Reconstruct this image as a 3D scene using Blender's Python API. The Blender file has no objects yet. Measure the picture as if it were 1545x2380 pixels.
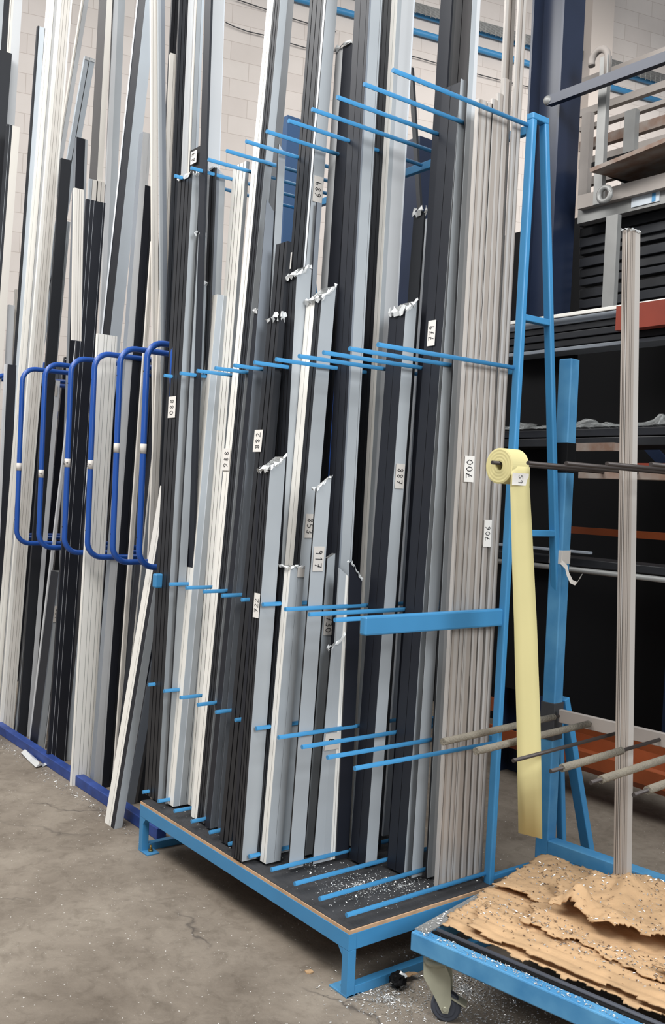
import bpy, bmesh, math, random
import numpy as np
from mathutils import Vector, Matrix
random.seed(7)
PI = math.pi
scene = bpy.context.scene
COL = scene.collection

# ------------------------------------------------------------------ camera
FPX, YAW, PITCH, ROLL = 2224.68, math.radians(52.1775), math.radians(-1.1888), math.radians(2.574)
CAM = np.array([2.19024, -2.42017, 1.5])
IW, IH = 1545.0, 2380.0
fw = np.array([-math.sin(YAW)*math.cos(PITCH), math.cos(YAW)*math.cos(PITCH), math.sin(PITCH)])
r0 = np.array([math.cos(YAW), math.sin(YAW), 0.0]); u0 = np.cross(r0, fw)
rt = math.cos(ROLL)*r0 + math.sin(ROLL)*u0
up = -math.sin(ROLL)*r0 + math.cos(ROLL)*u0
cd = bpy.data.cameras.new('camera'); cam = bpy.data.objects.new('camera', cd); COL.objects.link(cam)
cd.sensor_fit = 'VERTICAL'; cd.sensor_height = 24.0; cd.lens = FPX/IH*24.0; cd.clip_start = 0.05; cd.clip_end = 200
m = Matrix(((rt[0], up[0], -fw[0], CAM[0]), (rt[1], up[1], -fw[1], CAM[1]), (rt[2], up[2], -fw[2], CAM[2]), (0, 0, 0, 1)))
cam.matrix_world = m
scene.camera = cam

# ------------------------------------------------------------------ light
w = bpy.data.worlds.new('world'); scene.world = w; w.use_nodes = True
bg = w.node_tree.nodes['Background']; bg.inputs[0].default_value = (0.93, 0.96, 1.0, 1); bg.inputs[1].default_value = 0.34
def area(loc, target, size, sizey, power, color=(1, 1, 1)):
    l = bpy.data.lights.new('unseen_lamp', 'AREA'); l.shape = 'RECTANGLE'; l.size = size; l.size_y = sizey; l.energy = power; l.color = color  # area lamps out of view, for soft light from overhead and the right
    o = bpy.data.objects.new('unseen_lamp', l); COL.objects.link(o); o.location = loc
    o.rotation_euler = (Vector(target)-Vector(loc)).to_track_quat('-Z', 'Y').to_euler()
    return o
area((0.5, -3.5, 6.0), (-1.0, 0.0, 0.8), 5.0, 1.6, 300, (1.0, 0.98, 0.95))
area((-3.5, -3.0, 6.2), (-2.8, 0.0, 0.8), 5.0, 1.6, 250, (1.0, 0.99, 0.97))
area((6.0, -1.0, 4.6), (-1.0, 0.0, 1.0), 3.0, 3.0, 430, (0.93, 0.97, 1.0))      # unseen lamp added on the right to brighten the profiles' side faces
area((-3.0, 5.5, 6.5), (-6.0, 5.0, 2.0), 6.0, 1.6, 170, (1.0, 0.97, 0.94))
scene.view_settings.view_transform = 'Standard'; scene.view_settings.look = 'None'
scene.view_settings.exposure = 0.0; scene.view_settings.gamma = 1.0; scene.view_settings.use_curve_mapping = False

# ------------------------------------------------------------------ pixel <-> place helpers
def ray(x, y): return fw + rt*((x-IW/2)/FPX) - up*((y-IH/2)/FPX)
def onz(x, y, z): d = ray(x, y); return CAM + d*((z-CAM[2])/d[2])
def ony(x, y, Y): d = ray(x, y); return CAM + d*((Y-CAM[1])/d[1])
def onx(x, y, X): d = ray(x, y); return CAM + d*((X-CAM[0])/d[0])
def proj(P):
    d = np.asarray(P, float)-CAM; z = d@fw
    return IW/2+FPX*(d@rt)/z, IH/2-FPX*(d@up)/z
ZOOM = {'A': (0, 0, 2.971), 'B': (400, 0, 2.971), 'C': (800, 0, 2.971), 'D': (0, 750, 3.662), 'E': (350, 700, 3.662), 'F': (750, 700, 3.662),
        'G': (0, 1300, 3.662), 'H': (350, 1300, 3.174), 'I': (750, 1300, 3.174), 'J': (1000, 1300, 2.835), 'K': (1100, 650, 3.4), 'R': (0, 0, 1.0)}
def px(t):
    if isinstance(t[0], str): ox, oy, s = ZOOM[t[0]]; return ox+t[1]/s, oy+t[2]/s
    return t

# ------------------------------------------------------------------ materials
def srgb(c): return tuple((v/255/12.92 if v/255 <= .04045 else ((v/255+.055)/1.055)**2.4) for v in c)
def mat(name, rgb, rough=.5, metal=0., bump=0., bscale=40., var=0., vscale=6., spec=.5, trans=0., alpha=1., dirt=None):
    M = bpy.data.materials.new(name); M.use_nodes = True; nt = M.node_tree; b = nt.nodes['Principled BSDF']
    c = srgb(rgb); b.inputs['Base Color'].default_value = (*c, 1); b.inputs['Roughness'].default_value = rough
    b.inputs['Metallic'].default_value = metal; b.inputs['Specular IOR Level'].default_value = spec
    if alpha < 1: b.inputs['Alpha'].default_value = alpha
    tc = nt.nodes.new('ShaderNodeTexCoord')
    if var or dirt:
        n = nt.nodes.new('ShaderNodeTexNoise'); n.inputs['Scale'].default_value = vscale; n.inputs['Detail'].default_value = 6
        nt.links.new(tc.outputs['Object'], n.inputs['Vector'])
        cr = nt.nodes.new('ShaderNodeValToRGB'); cr.color_ramp.elements[0].position = .35; cr.color_ramp.elements[1].position = .65
        lo = tuple(v*(1-var) for v in c) if not dirt else srgb(dirt)
        cr.color_ramp.elements[0].color = (*lo, 1); cr.color_ramp.elements[1].color = (*tuple(min(1, v*(1+var*.5)) for v in c), 1)
        nt.links.new(n.outputs['Fac'], cr.inputs[0]); nt.links.new(cr.outputs[0], b.inputs['Base Color'])
    if bump:
        n2 = nt.nodes.new('ShaderNodeTexNoise'); n2.inputs['Scale'].default_value = bscale; n2.inputs['Detail'].default_value = 5
        nt.links.new(tc.outputs['Object'], n2.inputs['Vector'])
        bp = nt.nodes.new('ShaderNodeBump'); bp.inputs['Strength'].default_value = bump; bp.inputs['Distance'].default_value = .01
        nt.links.new(n2.outputs['Fac'], bp.inputs['Height']); nt.links.new(bp.outputs[0], b.inputs['Normal'])
    return M
M = {
 'D': mat('dark_coating', (34, 36, 41), .45, .0, var=.12, vscale=3),
 'N': mat('navy_black_coating', (25, 28, 37), .48, 0),
 'K': mat('black_gasket', (22, 22, 25), .6),
 'T': mat('taupe_dark_coating', (72, 70, 71), .45),
 'W': mat('white_coating', (243, 240, 233), .35, var=.03, vscale=2),
 'C': mat('cream_coating', (222, 217, 209), .4),
 'G': mat('grey_protective_film', (172, 177, 181), .38, var=.05, vscale=4, bump=.04, bscale=30),
 'B': mat('pale_blue_film', (196, 204, 211), .32, var=.04, vscale=4),
 'H': mat('slate_film', (132, 138, 146), .4, var=.06, vscale=4),
 'P': mat('pale_grey_film', (204, 206, 208), .35, var=.03, vscale=4),
 'L': mat('bright_edge_highlight', (225, 230, 236), .25),  # edge highlights put into the colour; also serves white lips
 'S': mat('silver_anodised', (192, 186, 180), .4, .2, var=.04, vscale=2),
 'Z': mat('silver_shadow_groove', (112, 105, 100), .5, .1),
 'V': mat('warm_silver_anodised', (172, 162, 153), .4, .2),  # darker tone beside S; light and shade on the ribs put into colour
 'cut': mat('cut_aluminium', (205, 205, 203), .3, .8, bump=.3, bscale=200),
 'film': mat('torn_plastic_film', (214, 216, 216), .2, 0, spec=.8),
 'blue': mat('light_blue_paint', (64, 135, 184), .4, var=.06, vscale=5),
 'bluew': mat('worn_blue_paint', (88, 150, 192), .5, dirt=(62, 128, 176), vscale=9),
 'dblue': mat('dark_blue_paint', (34, 80, 160), .32, var=.05, vscale=5),
 'rail': mat('scuffed_royal_blue_paint', (42, 70, 140), .5, var=.25, vscale=14),
 'navy': mat('navy_column_paint', (34, 44, 66), .3, var=.2, vscale=2.5),
 'label': mat('white_sticker_paper', (232, 228, 222), .6),
 'tape': mat('masking_tape', (206, 200, 193), .6),
 'ink': mat('marker_ink', (30, 30, 34), .7),
 'ply': mat('plywood_edge', (196, 160, 126), .7, var=.18, vscale=30),
 'deck': mat('black_rubber_deck', (52, 52, 54), .85, bump=.5, bscale=60, var=.3, vscale=12),
 'steel': mat('galvanised_steel', (150, 150, 148), .5, .35, var=.12, vscale=6),
 'steelw': mat('warm_grey_painted_steel', (158, 150, 144), .6, 0, var=.1, vscale=5),
 'rust': mat('rusty_steel', (150, 140, 132), .7, .1, dirt=(128, 100, 84), vscale=12),
 'tube': mat('grey_foam_sleeve', (122, 115, 102), .8, bump=.5, bscale=120, var=.1, vscale=20),
 'rod': mat('dark_threaded_rod', (70, 64, 62), .5, .5),
 'blk': mat('black_plastic_and_shade', (13, 13, 15), .7, spec=.2),  # black plastic parts; also near-black colour standing in for the racking's shade
 'blkp': mat('black_profile_stock', (38, 39, 42), .4, var=.25, vscale=8),
 'orange': mat('orange_paint', (150, 74, 36), .6, var=.2, vscale=4),  # base colour darkened: shade inside the racking is put into the paint
 'red': mat('red_oxide_paint', (140, 56, 38), .6, var=.15, vscale=4),
 'yellow': mat('yellow_paper', (208, 197, 142), .7, var=.04, vscale=3),
 'yelpale': mat('pale_yellow_paper', (238, 232, 190), .7),
 'card': mat('brown_cardboard', (190, 156, 118), .9, bump=.5, bscale=30, var=.16, vscale=9),
 'cast': mat('zinc_castor', (176, 175, 155), .4, .2, var=.1, vscale=20),
 'rubber': mat('grey_rubber_wheel', (66, 70, 80), .6),
 'grey': mat('grey_backing', (60, 61, 64), .7),
 'swarf': mat('aluminium_swarf', (226, 226, 224), .25, .6),
 'wallc': mat('white_column_paint', (196, 186, 178), .7),
 'brass': mat('brass_bolt', (150, 130, 80), .35, .8),
}

# ------------------------------------------------------------------ object helpers
def link(name, bm, mats, parent=None, smooth=False, loc=None):
    me = bpy.data.meshes.new(name); bmesh.ops.recalc_face_normals(bm, faces=bm.faces) if smooth is not None else None
    if loc is not None: bmesh.ops.translate(bm, verts=bm.verts, vec=-Vector(loc))
    bm.to_mesh(me); bm.free()
    for k in (mats if isinstance(mats, (list, tuple)) else [mats]): me.materials.append(M[k] if isinstance(k, str) else k)
    o = bpy.data.objects.new(name, me); COL.objects.link(o)
    if loc is not None: o.location = loc
    if smooth:
        for p in me.polygons: p.use_smooth = True
    if parent is not None: adopt(o, parent)
    return o
def adopt(o, parent):
    wl = Vector(o.location); o.parent = parent; o.location = wl-Vector(parent.location)   # parents are unrotated and unscaled
def empty(name, loc, label=None, cat=None, group=None):
    o = bpy.data.objects.new(name, None); COL.objects.link(o); o.location = loc; o.empty_display_size = .1
    tag(o, label, cat, group); return o
def tag(o, label=None, cat=None, group=None, kind=None):
    if label: o['label'] = label
    if cat: o['category'] = cat
    if group: o['group'] = group
    if kind: o['kind'] = kind
    return o
def box(bm, a, b, mi=0):
    v = [bm.verts.new((x, y, z)) for x in (a[0], b[0]) for y in (a[1], b[1]) for z in (a[2], b[2])]
    for f in ((0, 1, 3, 2), (4, 6, 7, 5), (0, 4, 5, 1), (2, 3, 7, 6), (0, 2, 6, 4), (1, 5, 7, 3)):
        bm.faces.new([v[i] for i in f]).material_index = mi
    return v
def obox(bm, p0, p1, wx, wy, side=(1, 0, 0), mi=0):
    """square bar from p0 to p1; wx along 'side', wy along the third direction"""
    p0, p1 = Vector(p0), Vector(p1); d = (p1-p0).normalized(); s = Vector(side); s = (s-d*s.dot(d)).normalized(); t = d.cross(s)
    vs = []
    for p in (p0, p1):
        for i, j in ((-1, -1), (1, -1), (1, 1), (-1, 1)): vs.append(bm.verts.new(p+s*(wx/2*i)+t*(wy/2*j)))
    for f in ((3, 2, 1, 0), (4, 5, 6, 7), (0, 1, 5, 4), (1, 2, 6, 5), (2, 3, 7, 6), (3, 0, 4, 7)): bm.faces.new([vs[i] for i in f]).material_index = mi
def tube(bm, pts, r, n=12, mi=0, cap=True):
    pts = [Vector(p) for p in pts]; rings = []
    nrm = None
    for i, p in enumerate(pts):
        d = ((pts[min(i+1, len(pts)-1)]-pts[i]).normalized()+(pts[i]-pts[max(i-1, 0)]).normalized())
        d = d.normalized()
        if nrm is None: nrm = d.orthogonal().normalized()
        nrm = (nrm-d*nrm.dot(d)).normalized(); b = d.cross(nrm)
        rr = r[i] if isinstance(r, (list, tuple)) else r
        rings.append([bm.verts.new(p+(nrm*math.cos(2*PI*k/n)+b*math.sin(2*PI*k/n))*rr) for k in range(n)])
    for a, b in zip(rings, rings[1:]):
        for k in range(n): f = bm.faces.new((a[k], a[(k+1) % n], b[(k+1) % n], b[k])); f.material_index = mi; f.smooth = True
    if cap:
        bm.faces.new(rings[0][::-1]).material_index = mi; bm.faces.new(rings[-1]).material_index = mi
def arc(c, u, v, r, a0, a1, n=7):
    c, u, v = Vector(c), Vector(u), Vector(v)
    return [c+u*(r*math.cos(a0+(a1-a0)*i/(n-1)))+v*(r*math.sin(a0+(a1-a0)*i/(n-1))) for i in range(n)]
def bevel(o, wdt=.002, seg=2):
    md = o.modifiers.new('bevel', 'BEVEL'); md.width = wdt; md.segments = seg; md.limit_method = 'ANGLE'

# ------------------------------------------------------------------ handwritten digits
GLY = {
 '0': [[(.3, 1), (.08, .75), (.05, .35), (.25, 0), (.48, .15), (.55, .6), (.3, 1)]],
 '1': [[(.15, .8), (.35, 1), (.3, 0)]],
 '2': [[(.08, .8), (.3, 1), (.52, .78), (.3, .4), (.05, 0), (.58, .05)]],
 '3': [[(.1, .95), (.4, 1), (.5, .75), (.22, .55), (.52, .35), (.4, 0), (.05, .08)]],
 '4': [[(.4, 1), (.05, .35), (.58, .38)], [(.42, .6), (.38, 0)]],
 '5': [[(.52, 1), (.15, .97), (.12, .6), (.45, .55), (.5, .2), (.28, 0), (.05, .1)]],
 '6': [[(.45, 1), (.15, .6), (.08, .2), (.3, 0), (.5, .2), (.35, .45), (.1, .3)]],
 '7': [[(.05, .95), (.55, 1), (.25, 0)], [(.2, .5), (.5, .52)]],
 '8': [[(.45, .85), (.25, 1), (.1, .8), (.45, .3), (.3, 0), (.1, .2), (.45, .7), (.45, .85)]],
 '9': [[(.48, .8), (.25, 1), (.08, .75), (.3, .55), (.48, .8), (.4, 0)]],
 'R': [[(.1, 0), (.12, 1), (.45, .9), (.42, .6), (.14, .52), (.52, 0)]],
 'T': [[(.05, 1), (.58, .97)], [(.32, 1), (.3, 0)]],
 'B': [[(.1, 0), (.12, 1), (.45, .85), (.14, .52), (.5, .3), (.1, 0)]],
 '>': [[(0, .5), (.6, .5)], [(.38, .75), (.6, .5), (.38, .25)]],
 '-': [[(.05, .5), (.5, .5)]], 'E': [[(.5, 1), (.1, 1), (.1, 0), (.5, 0)], [(.1, .5), (.4, .5)]],
}
def writing(bm, text, c, d, u, h, lw=.09, gap=.2, mi=1, n=None):
    """text centred on c, running along d, glyph tops along u"""
    c, d, u = Vector(c), Vector(d).normalized(), Vector(u).normalized(); tot = len(text)*(.6+gap)-gap; nn = n or d.cross(u)
    for i, ch in enumerate(text):
        for line in GLY.get(ch, []):
            P = [c+d*((i*(.6+gap)+x-tot/2)*h)+u*((y-.5)*h) for x, y in line]
            for p, q in zip(P, P[1:]):
                e = (q-p).normalized(); s = e.cross(nn).normalized()*(lw*h/2); p2, q2 = p-e*lw*h*.4, q+e*lw*h*.4
                bm.faces.new([bm.verts.new(v) for v in (p2-s, q2-s, q2+s, p2+s)]).material_index = mi
def sticker(parent, c, along, across, h, wd, text=None, flip=False, name='number_sticker', label=None, ts=.62, m_='label', curl=0.):
    """paper sticker: h along 'along' (points up the bar), wd along 'across' (points right on the face)"""
    c, al, ac = Vector(c), Vector(along).normalized(), Vector(across).normalized(); nn = ac.cross(al).normalized()
    bm = bmesh.new(); t = .0006
    P = [c+al*(h/2*j)+ac*(wd/2*i) for i, j in ((-1, -1), (1, -1), (1, 1), (-1, 1))]
    lo = [bm.verts.new(p) for p in P]; hi = [bm.verts.new(p+nn*t) for p in P]
    if curl:
        hi[2].co += nn*curl; lo[2].co += nn*curl
    bm.faces.new(hi); bm.faces.new(lo[::-1])
    for k in range(4): bm.faces.new((lo[k], lo[(k+1) % 4], hi[(k+1) % 4], hi[k]))
    o = link(name, bm, m_, parent, smooth=None)
    if label: o['label'] = label
    if text:
        bm = bmesh.new(); d, u = (al, -ac) if flip else (-al, ac)
        hh = min(wd*ts, h*.8/(len(text)*.8))
        writing(bm, text, c+nn*(t+.0008+curl), d, u, hh, mi=0, n=nn)
        link('handwriting', bm, 'ink', o, smooth=None)
    return o
def adopt2(o, p): adopt(o, p)
def wloc(o):
    v = Vector((0, 0, 0))
    while o is not None: v += Vector(o.location); o = o.parent
    return v
def adopt(o, parent):
    wl = wloc(o); o.parent = parent; o.location = wl-wloc(parent)
def zones(s):
    out = []
    for t in s.split():
        out.append((t[0], float(t[1:] or 1)))
    tot = sum(v for _, v in out); return [(k, v/tot) for k, v in out]
def solve_w(P, axis, dpx):
    """metres along axis from P that make dpx pixels across"""
    P = np.array(P, float); a = np.array(axis, float); x0 = proj(P)[0]; s = .03
    for _ in range(12):
        x = proj(P+a*s)[0]-x0
        if abs(x) < 1e-6: break
        s *= abs(dpx)/abs(x)
    return s
DECK = .2135
BARS = []
def bar(name, label, group, A, B, a, b, front, side=None, z0=DECK, Y=None, YB=None, XB=None, mit=0., mitx=0., jag=0., wy=None, wx=None, cat='profile',
        bottom=None, X=None, stk=None, film=None, botmit=0., ztop=None):
    """A, B: pixels of the near vertical corner at the foot and at the top; a, b: pixels of front face and of right side face"""
    A, B = px(A), px(B)
    if X is not None: PA = onx(*A, X); XB = X
    elif Y is None: PA = onz(*A, z0)
    else: PA = ony(*A, Y)
    if YB is not None: PB = ony(*B, YB)
    elif XB is not None: PB = onx(*B, XB)
    elif Y is not None: PB = ony(*B, Y)
    else: PB = onx(*B, PA[0])
    ax = (PB-PA); ax = ax/ax[2]
    if (Y is not None or X is not None) and bottom is None: PA = PA+ax*(z0-PA[2])
    if bottom is not None and Y is not None: pass
    mid = (PA+PB)/2
    WX = wx or solve_w(mid, (-1, 0, 0), a)
    WY = wy or (solve_w(mid, (0, 1, 0), b) if b else .045)
    if B[1] <= 2: PB = PB+ax*.35
    if ztop: PB = PA+ax*(ztop-PA[2])
    fz = zones(front); out = []; ms = []
    x = -WX; G = min(.005, max(WX, WY)*.2)
    for k, f in fz:                                       # front outline left to right, gaskets recessed, L ridges raised
        dy = G if k == 'K' or k == 'Z' else (-.0022 if k == 'L' else 0.)
        if out and abs(out[-1][1]-dy) > 1e-6: out.append((x, dy)); ms.append(k)
        elif not out: out.append((x, dy))
        x += WX*f; out.append((x, dy)); ms.append(k)
    body = fz[-1][0] if fz[-1][0] not in 'KZL' else fz[0][0]
    filmz = None; sz = zones(side) if side else None
    if sz and any(k in 'GBHP' for k, _ in sz) and fz[0][0] not in 'GBHP': filmz = sz
    if out[-1][1] != 0: out.append((0, 0)); ms.append(body)
    if sz and not filmz:
        y = 0.
        dx = 0.
        for k, f in sz:
            d2 = -G if k in 'KZ' else 0.
            if abs(out[-1][0]-d2) > 1e-6: out.append((d2, y)); ms.append(k)
            y += WY*f; out.append((d2, y)); ms.append(k)
        if out[-1][0] != 0: out.append((0, WY)); ms.append(body)
    else:
        out.append((0, WY)); ms.append(body)
    out.append((-WX, WY)); ms.append(body); ms.append(body)
    keys = []
    for k in ms+['cut']:
        if k not in keys: keys.append(k)
    bm = bmesh.new(); lo, hi = [], []
    for (x, y) in out:
        lo.append(bm.verts.new(Vector(PA)+Vector((x, y, botmit*y))))
        hi.append(bm.verts.new(Vector(PB)+Vector((x, y, mit*y+mitx*x+(random.uniform(-jag, jag) if jag else 0)))))
    n = len(out)
    for i in range(n):
        j = (i+1) % n
        f = bm.faces.new((lo[i], lo[j], hi[j], hi[i])); f.material_index = keys.index(ms[i])
    ct = bm.faces.new(hi); ct.material_index = keys.index('cut'); cb = bm.faces.new(lo[::-1]); cb.material_index = keys.index('cut')
    bmesh.ops.recalc_face_normals(bm, faces=bm.faces)
    try:
        if min(WX, WY) < .02: raise ValueError
        r = bmesh.ops.inset_region(bm, faces=[ct], thickness=.0022, use_even_offset=False)
        r2 = bmesh.ops.extrude_face_region(bm, geom=[ct]); vs = [g for g in r2['geom'] if isinstance(g, bmesh.types.BMVert)]
        bmesh.ops.translate(bm, verts=vs, vec=Vector((0, 0, -.02)))
        fs = [g for g in r2['geom'] if isinstance(g, bmesh.types.BMFace)]
        if ct.is_valid: bmesh.ops.delete(bm, geom=[ct], context='FACES_ONLY')
        for f in fs: f.material_index = keys.index(body)
    except Exception: pass
    o = link(name, bm, keys, None, smooth=None, loc=tuple(PA)); tag(o, label, cat, group)
    if filmz:
        bm = bmesh.new(); y = WY*.01; fk = []; T = .0012
        for k, f in filmz:
            if k not in fk: fk.append(k)
        for k, f in filmz:
            y2 = y+WY*.98*f; tt = T*.3 if k in 'KZ' else (T*2 if k == 'L' else T)
            vv = []
            for P, mm in ((PA, botmit), (PB, mit)):
                for (xx, yy) in ((.0002, y), (.0002+tt, y), (.0002+tt, y2), (.0002, y2)): vv.append(bm.verts.new(Vector(P)+Vector((xx, yy, mm*yy))))
            for q in ((0, 1, 5, 4), (1, 2, 6, 5), (2, 3, 7, 6), (3, 0, 4, 7), (4, 5, 6, 7), (3, 2, 1, 0)): bm.faces.new([vv[i] for i in q]).material_index = fk.index(k)
            y = y2
        link('protective_film', bm, fk, o, smooth=None)
    info = dict(o=o, PA=PA, PB=PB, ax=ax, WX=WX, WY=WY)
    def at(ypx):
        lo_, hi_ = 0., 1.
        for _ in range(30):
            m_ = (lo_+hi_)/2
            if proj(PA+(PB-PA)*m_)[1] > ypx: lo_ = m_
            else: hi_ = m_
        return PA+(PB-PA)*lo_
    for s in (stk or []):
        y_top, y_bot, face, fx, wpx, txt, flip = s[:7]; mname = s[7] if len(s) > 7 else ('tape' if face == 'S' and filmz else 'label')
        c = at((y_top+y_bot)/2); t0, t1 = at(y_top), at(y_bot); h = float(np.linalg.norm(t0-t1))
        if face == 'F': ac = (1, 0, 0); c2 = c+np.array([-WX*(1-fx), -.003, 0]); wd = solve_w(c2, (1, 0, 0), wpx)
        else: ac = (0, 1, 0); c2 = c+np.array([.0042, WY*fx, 0]); wd = solve_w(c2, (0, 1, 0), wpx)
        sticker(o, c2, ax, ac, h, wd, txt, flip, m_=mname)
    if film: scraps(o, PB, WX, WY, mit, film)
    BARS.append(info); return info
def scraps(o, PB, WX, WY, mit, amount=1.):
    """crumpled torn protective film hanging at a cut end"""
    rnd = random.Random(int(abs(PB[0]*1e4)+abs(PB[2]*1e3))); bm = bmesh.new()
    for run in range(2):
        n = 9; pts = []
        for i in range(n):
            t = i/(n-1)
            if run == 0: b = Vector(PB)+Vector((-WX*(1-t), -.003, 0))
            else: b = Vector(PB)+Vector((.003, WY*t, mit*WY*t))
            pts.append(b)
        rowa = [bm.verts.new(p+Vector((rnd.uniform(-.002, .004), rnd.uniform(-.006, 0), rnd.uniform(-.012, .0)*amount-.002))) for p in pts]
        rowm = [bm.verts.new(p+Vector((rnd.uniform(.0, .009)*(run), rnd.uniform(-.012, .002)*(1-run)-.002, rnd.uniform(-.002, .004)))) for p in pts]
        rowb = [bm.verts.new(p+Vector((rnd.uniform(-.005, .005), rnd.uniform(-.004, .006), rnd.uniform(.002, .016)*amount))) for p in pts]
        for r1, r2 in ((rowa, rowm), (rowm, rowb)):
            for i in range(n-1):
                if rnd.random() < .88: bm.faces.new((r1[i], r1[i+1], r2[i+1], r2[i]))
    link('torn_film', bm, 'film', o, smooth=None)
# ================================================================== the setting
def struct(name, bm, mats, smooth=None):
    return tag(link(name, bm, mats, None, smooth=smooth), kind='structure')
# floor: worn concrete
FM = bpy.data.materials.new('worn_concrete'); FM.use_nodes = True; nt = FM.node_tree; b = nt.nodes['Principled BSDF']; L = nt.links
tc = nt.nodes.new('ShaderNodeTexCoord')
def noise(scale, detail=6, rough=.6, dist=0.):
    n = nt.nodes.new('ShaderNodeTexNoise'); n.inputs['Scale'].default_value = scale; n.inputs['Detail'].default_value = detail; n.inputs['Roughness'].default_value = rough
    n.inputs['Distortion'].default_value = dist; L.new(tc.outputs['Object'], n.inputs['Vector']); return n
def ramp(src, stops):
    r = nt.nodes.new('ShaderNodeValToRGB'); e = r.color_ramp.elements
    while len(e) < len(stops): e.new(.5)
    for q, (p, c) in zip(e, stops): q.position = p; q.color = (*c, 1)
    L.new(src, r.inputs[0]); return r
def mix(fac, a, c, mode='MIX'):
    x = nt.nodes.new('ShaderNodeMix'); x.data_type = 'RGBA'; x.blend_type = mode
    if isinstance(fac, float): x.inputs[0].default_value = fac
    else: L.new(fac, x.inputs[0])
    L.new(a, x.inputs[6]); L.new(c, x.inputs[7]) if not isinstance(c, tuple) else setattr(x.inputs[7], 'default_value', (*c, 1)); return x.outputs[2]
r1 = ramp(noise(1.6, 8, .62, .4).outputs[0], [(.32, srgb((108, 98, 87))), (.5, srgb((131, 121, 109))), (.68, srgb((149, 139, 126)))])
r2 = ramp(noise(14, 8, .7, .6).outputs[0], [(.3, (.62, .6, .58)), (.5, (1, 1, 1)), (.72, (1.12, 1.12, 1.12))])
c1 = mix(.75, r1.outputs[0], r2.outputs[0], 'MULTIPLY')
r3 = ramp(noise(.75, 4, .5, .8).outputs[0], [(.56, (0, 0, 0)), (.72, (1, 1, 1))])
c2 = mix(r3.outputs[0], c1, srgb((76, 70, 66)))
sp = ramp(noise(95, 2, .5).outputs[0], [(.70, (0, 0, 0)), (.74, (1, 1, 1))])
c3 = mix(sp.outputs[0], c2, srgb((214, 210, 204)))
vo = nt.nodes.new('ShaderNodeTexVoronoi'); vo.feature = 'DISTANCE_TO_EDGE'; vo.inputs['Scale'].default_value = .8
nd = noise(3, 4, .6); va = nt.nodes.new('ShaderNodeVectorMath'); va.operation = 'MULTIPLY_ADD'; va.inputs[1].default_value = (.35, .35, 0)
L.new(nd.outputs[1], va.inputs[0]); L.new(tc.outputs['Object'], va.inputs[2]); L.new(va.outputs[0], vo.inputs['Vector'])
cr = ramp(vo.outputs[0], [(.0, (1, 1, 1)), (.006, (0, 0, 0))])
gate = ramp(noise(1.1, 3, .5).outputs[0], [(.48, (0, 0, 0)), (.56, (.8, .8, .8))])
ml = nt.nodes.new('ShaderNodeMath'); ml.operation = 'MULTIPLY'; L.new(cr.outputs[0], ml.inputs[0]); L.new(gate.outputs[0], ml.inputs[1])
c4 = mix(ml.outputs[0], c3, srgb((70, 64, 60)))
L.new(c4, b.inputs['Base Color']); b.inputs['Roughness'].default_value = .72; b.inputs['Specular IOR Level'].default_value = .3
bp = nt.nodes.new('ShaderNodeBump'); bp.inputs['Strength'].default_value = .35; bp.inputs['Distance'].default_value = .01
L.new(noise(30, 8, .7).outputs[0], bp.inputs['Height']); L.new(bp.outputs[0], b.inputs['Normal'])
M['floor'] = FM
bm = bmesh.new(); box(bm, (-14, -6, -.1), (8, 16, 0)); struct('floor', bm, 'floor')

# wall_back: painted blockwork, direction taken from its courses
wd = ray(6000, 1385); wd[2] = 0; wd = wd/np.linalg.norm(wd)
W0 = CAM+ray(50, 450)*9.6; W0[2] = 0
wn = np.array([wd[1], -wd[0], 0])                 # towards the viewer
if wn@(CAM-W0) < 0: wn = -wn
def onwall(x, y, off=0.):
    d = ray(x, y); o_ = W0+wn*off; t = ((o_-CAM)@wn)/(d@wn); return CAM+d*t
WM = bpy.data.materials.new('painted_blockwork'); WM.use_nodes = True; nt = WM.node_tree; b = nt.nodes['Principled BSDF']; L = nt.links
tc = nt.nodes.new('ShaderNodeTexCoord'); br = nt.nodes.new('ShaderNodeTexBrick')
L.new(tc.outputs['UV'], br.inputs['Vector']); br.inputs['Scale'].default_value = 1; br.inputs['Brick Width'].default_value = .42; br.inputs['Row Height'].default_value = .198
br.inputs['Mortar Size'].default_value = .0032; br.inputs['Mortar Smooth'].default_value = .3; br.inputs['Bias'].default_value = 0
br.inputs['Color1'].default_value = (*srgb((214, 206, 200)), 1); br.inputs['Color2'].default_value = (*srgb((207, 198, 192)), 1); br.inputs['Mortar'].default_value = (*srgb((186, 175, 168)), 1)
n = noise(1.5, 5, .6); rr = ramp(n.outputs[0], [(.3, (.93, .93, .92)), (.7, (1.03, 1.03, 1.03))]); cc = mix(1., br.outputs[0], rr.outputs[0], 'MULTIPLY')
L.new(cc, b.inputs['Base Color']); b.inputs['Roughness'].default_value = .75
bp = nt.nodes.new('ShaderNodeBump'); bp.inputs['Strength'].default_value = .35; bp.inputs['Distance'].default_value = .006; bp.invert = True
L.new(br.outputs['Fac'], bp.inputs['Height']); L.new(bp.outputs[0], b.inputs['Normal']); M['wall'] = WM
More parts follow.
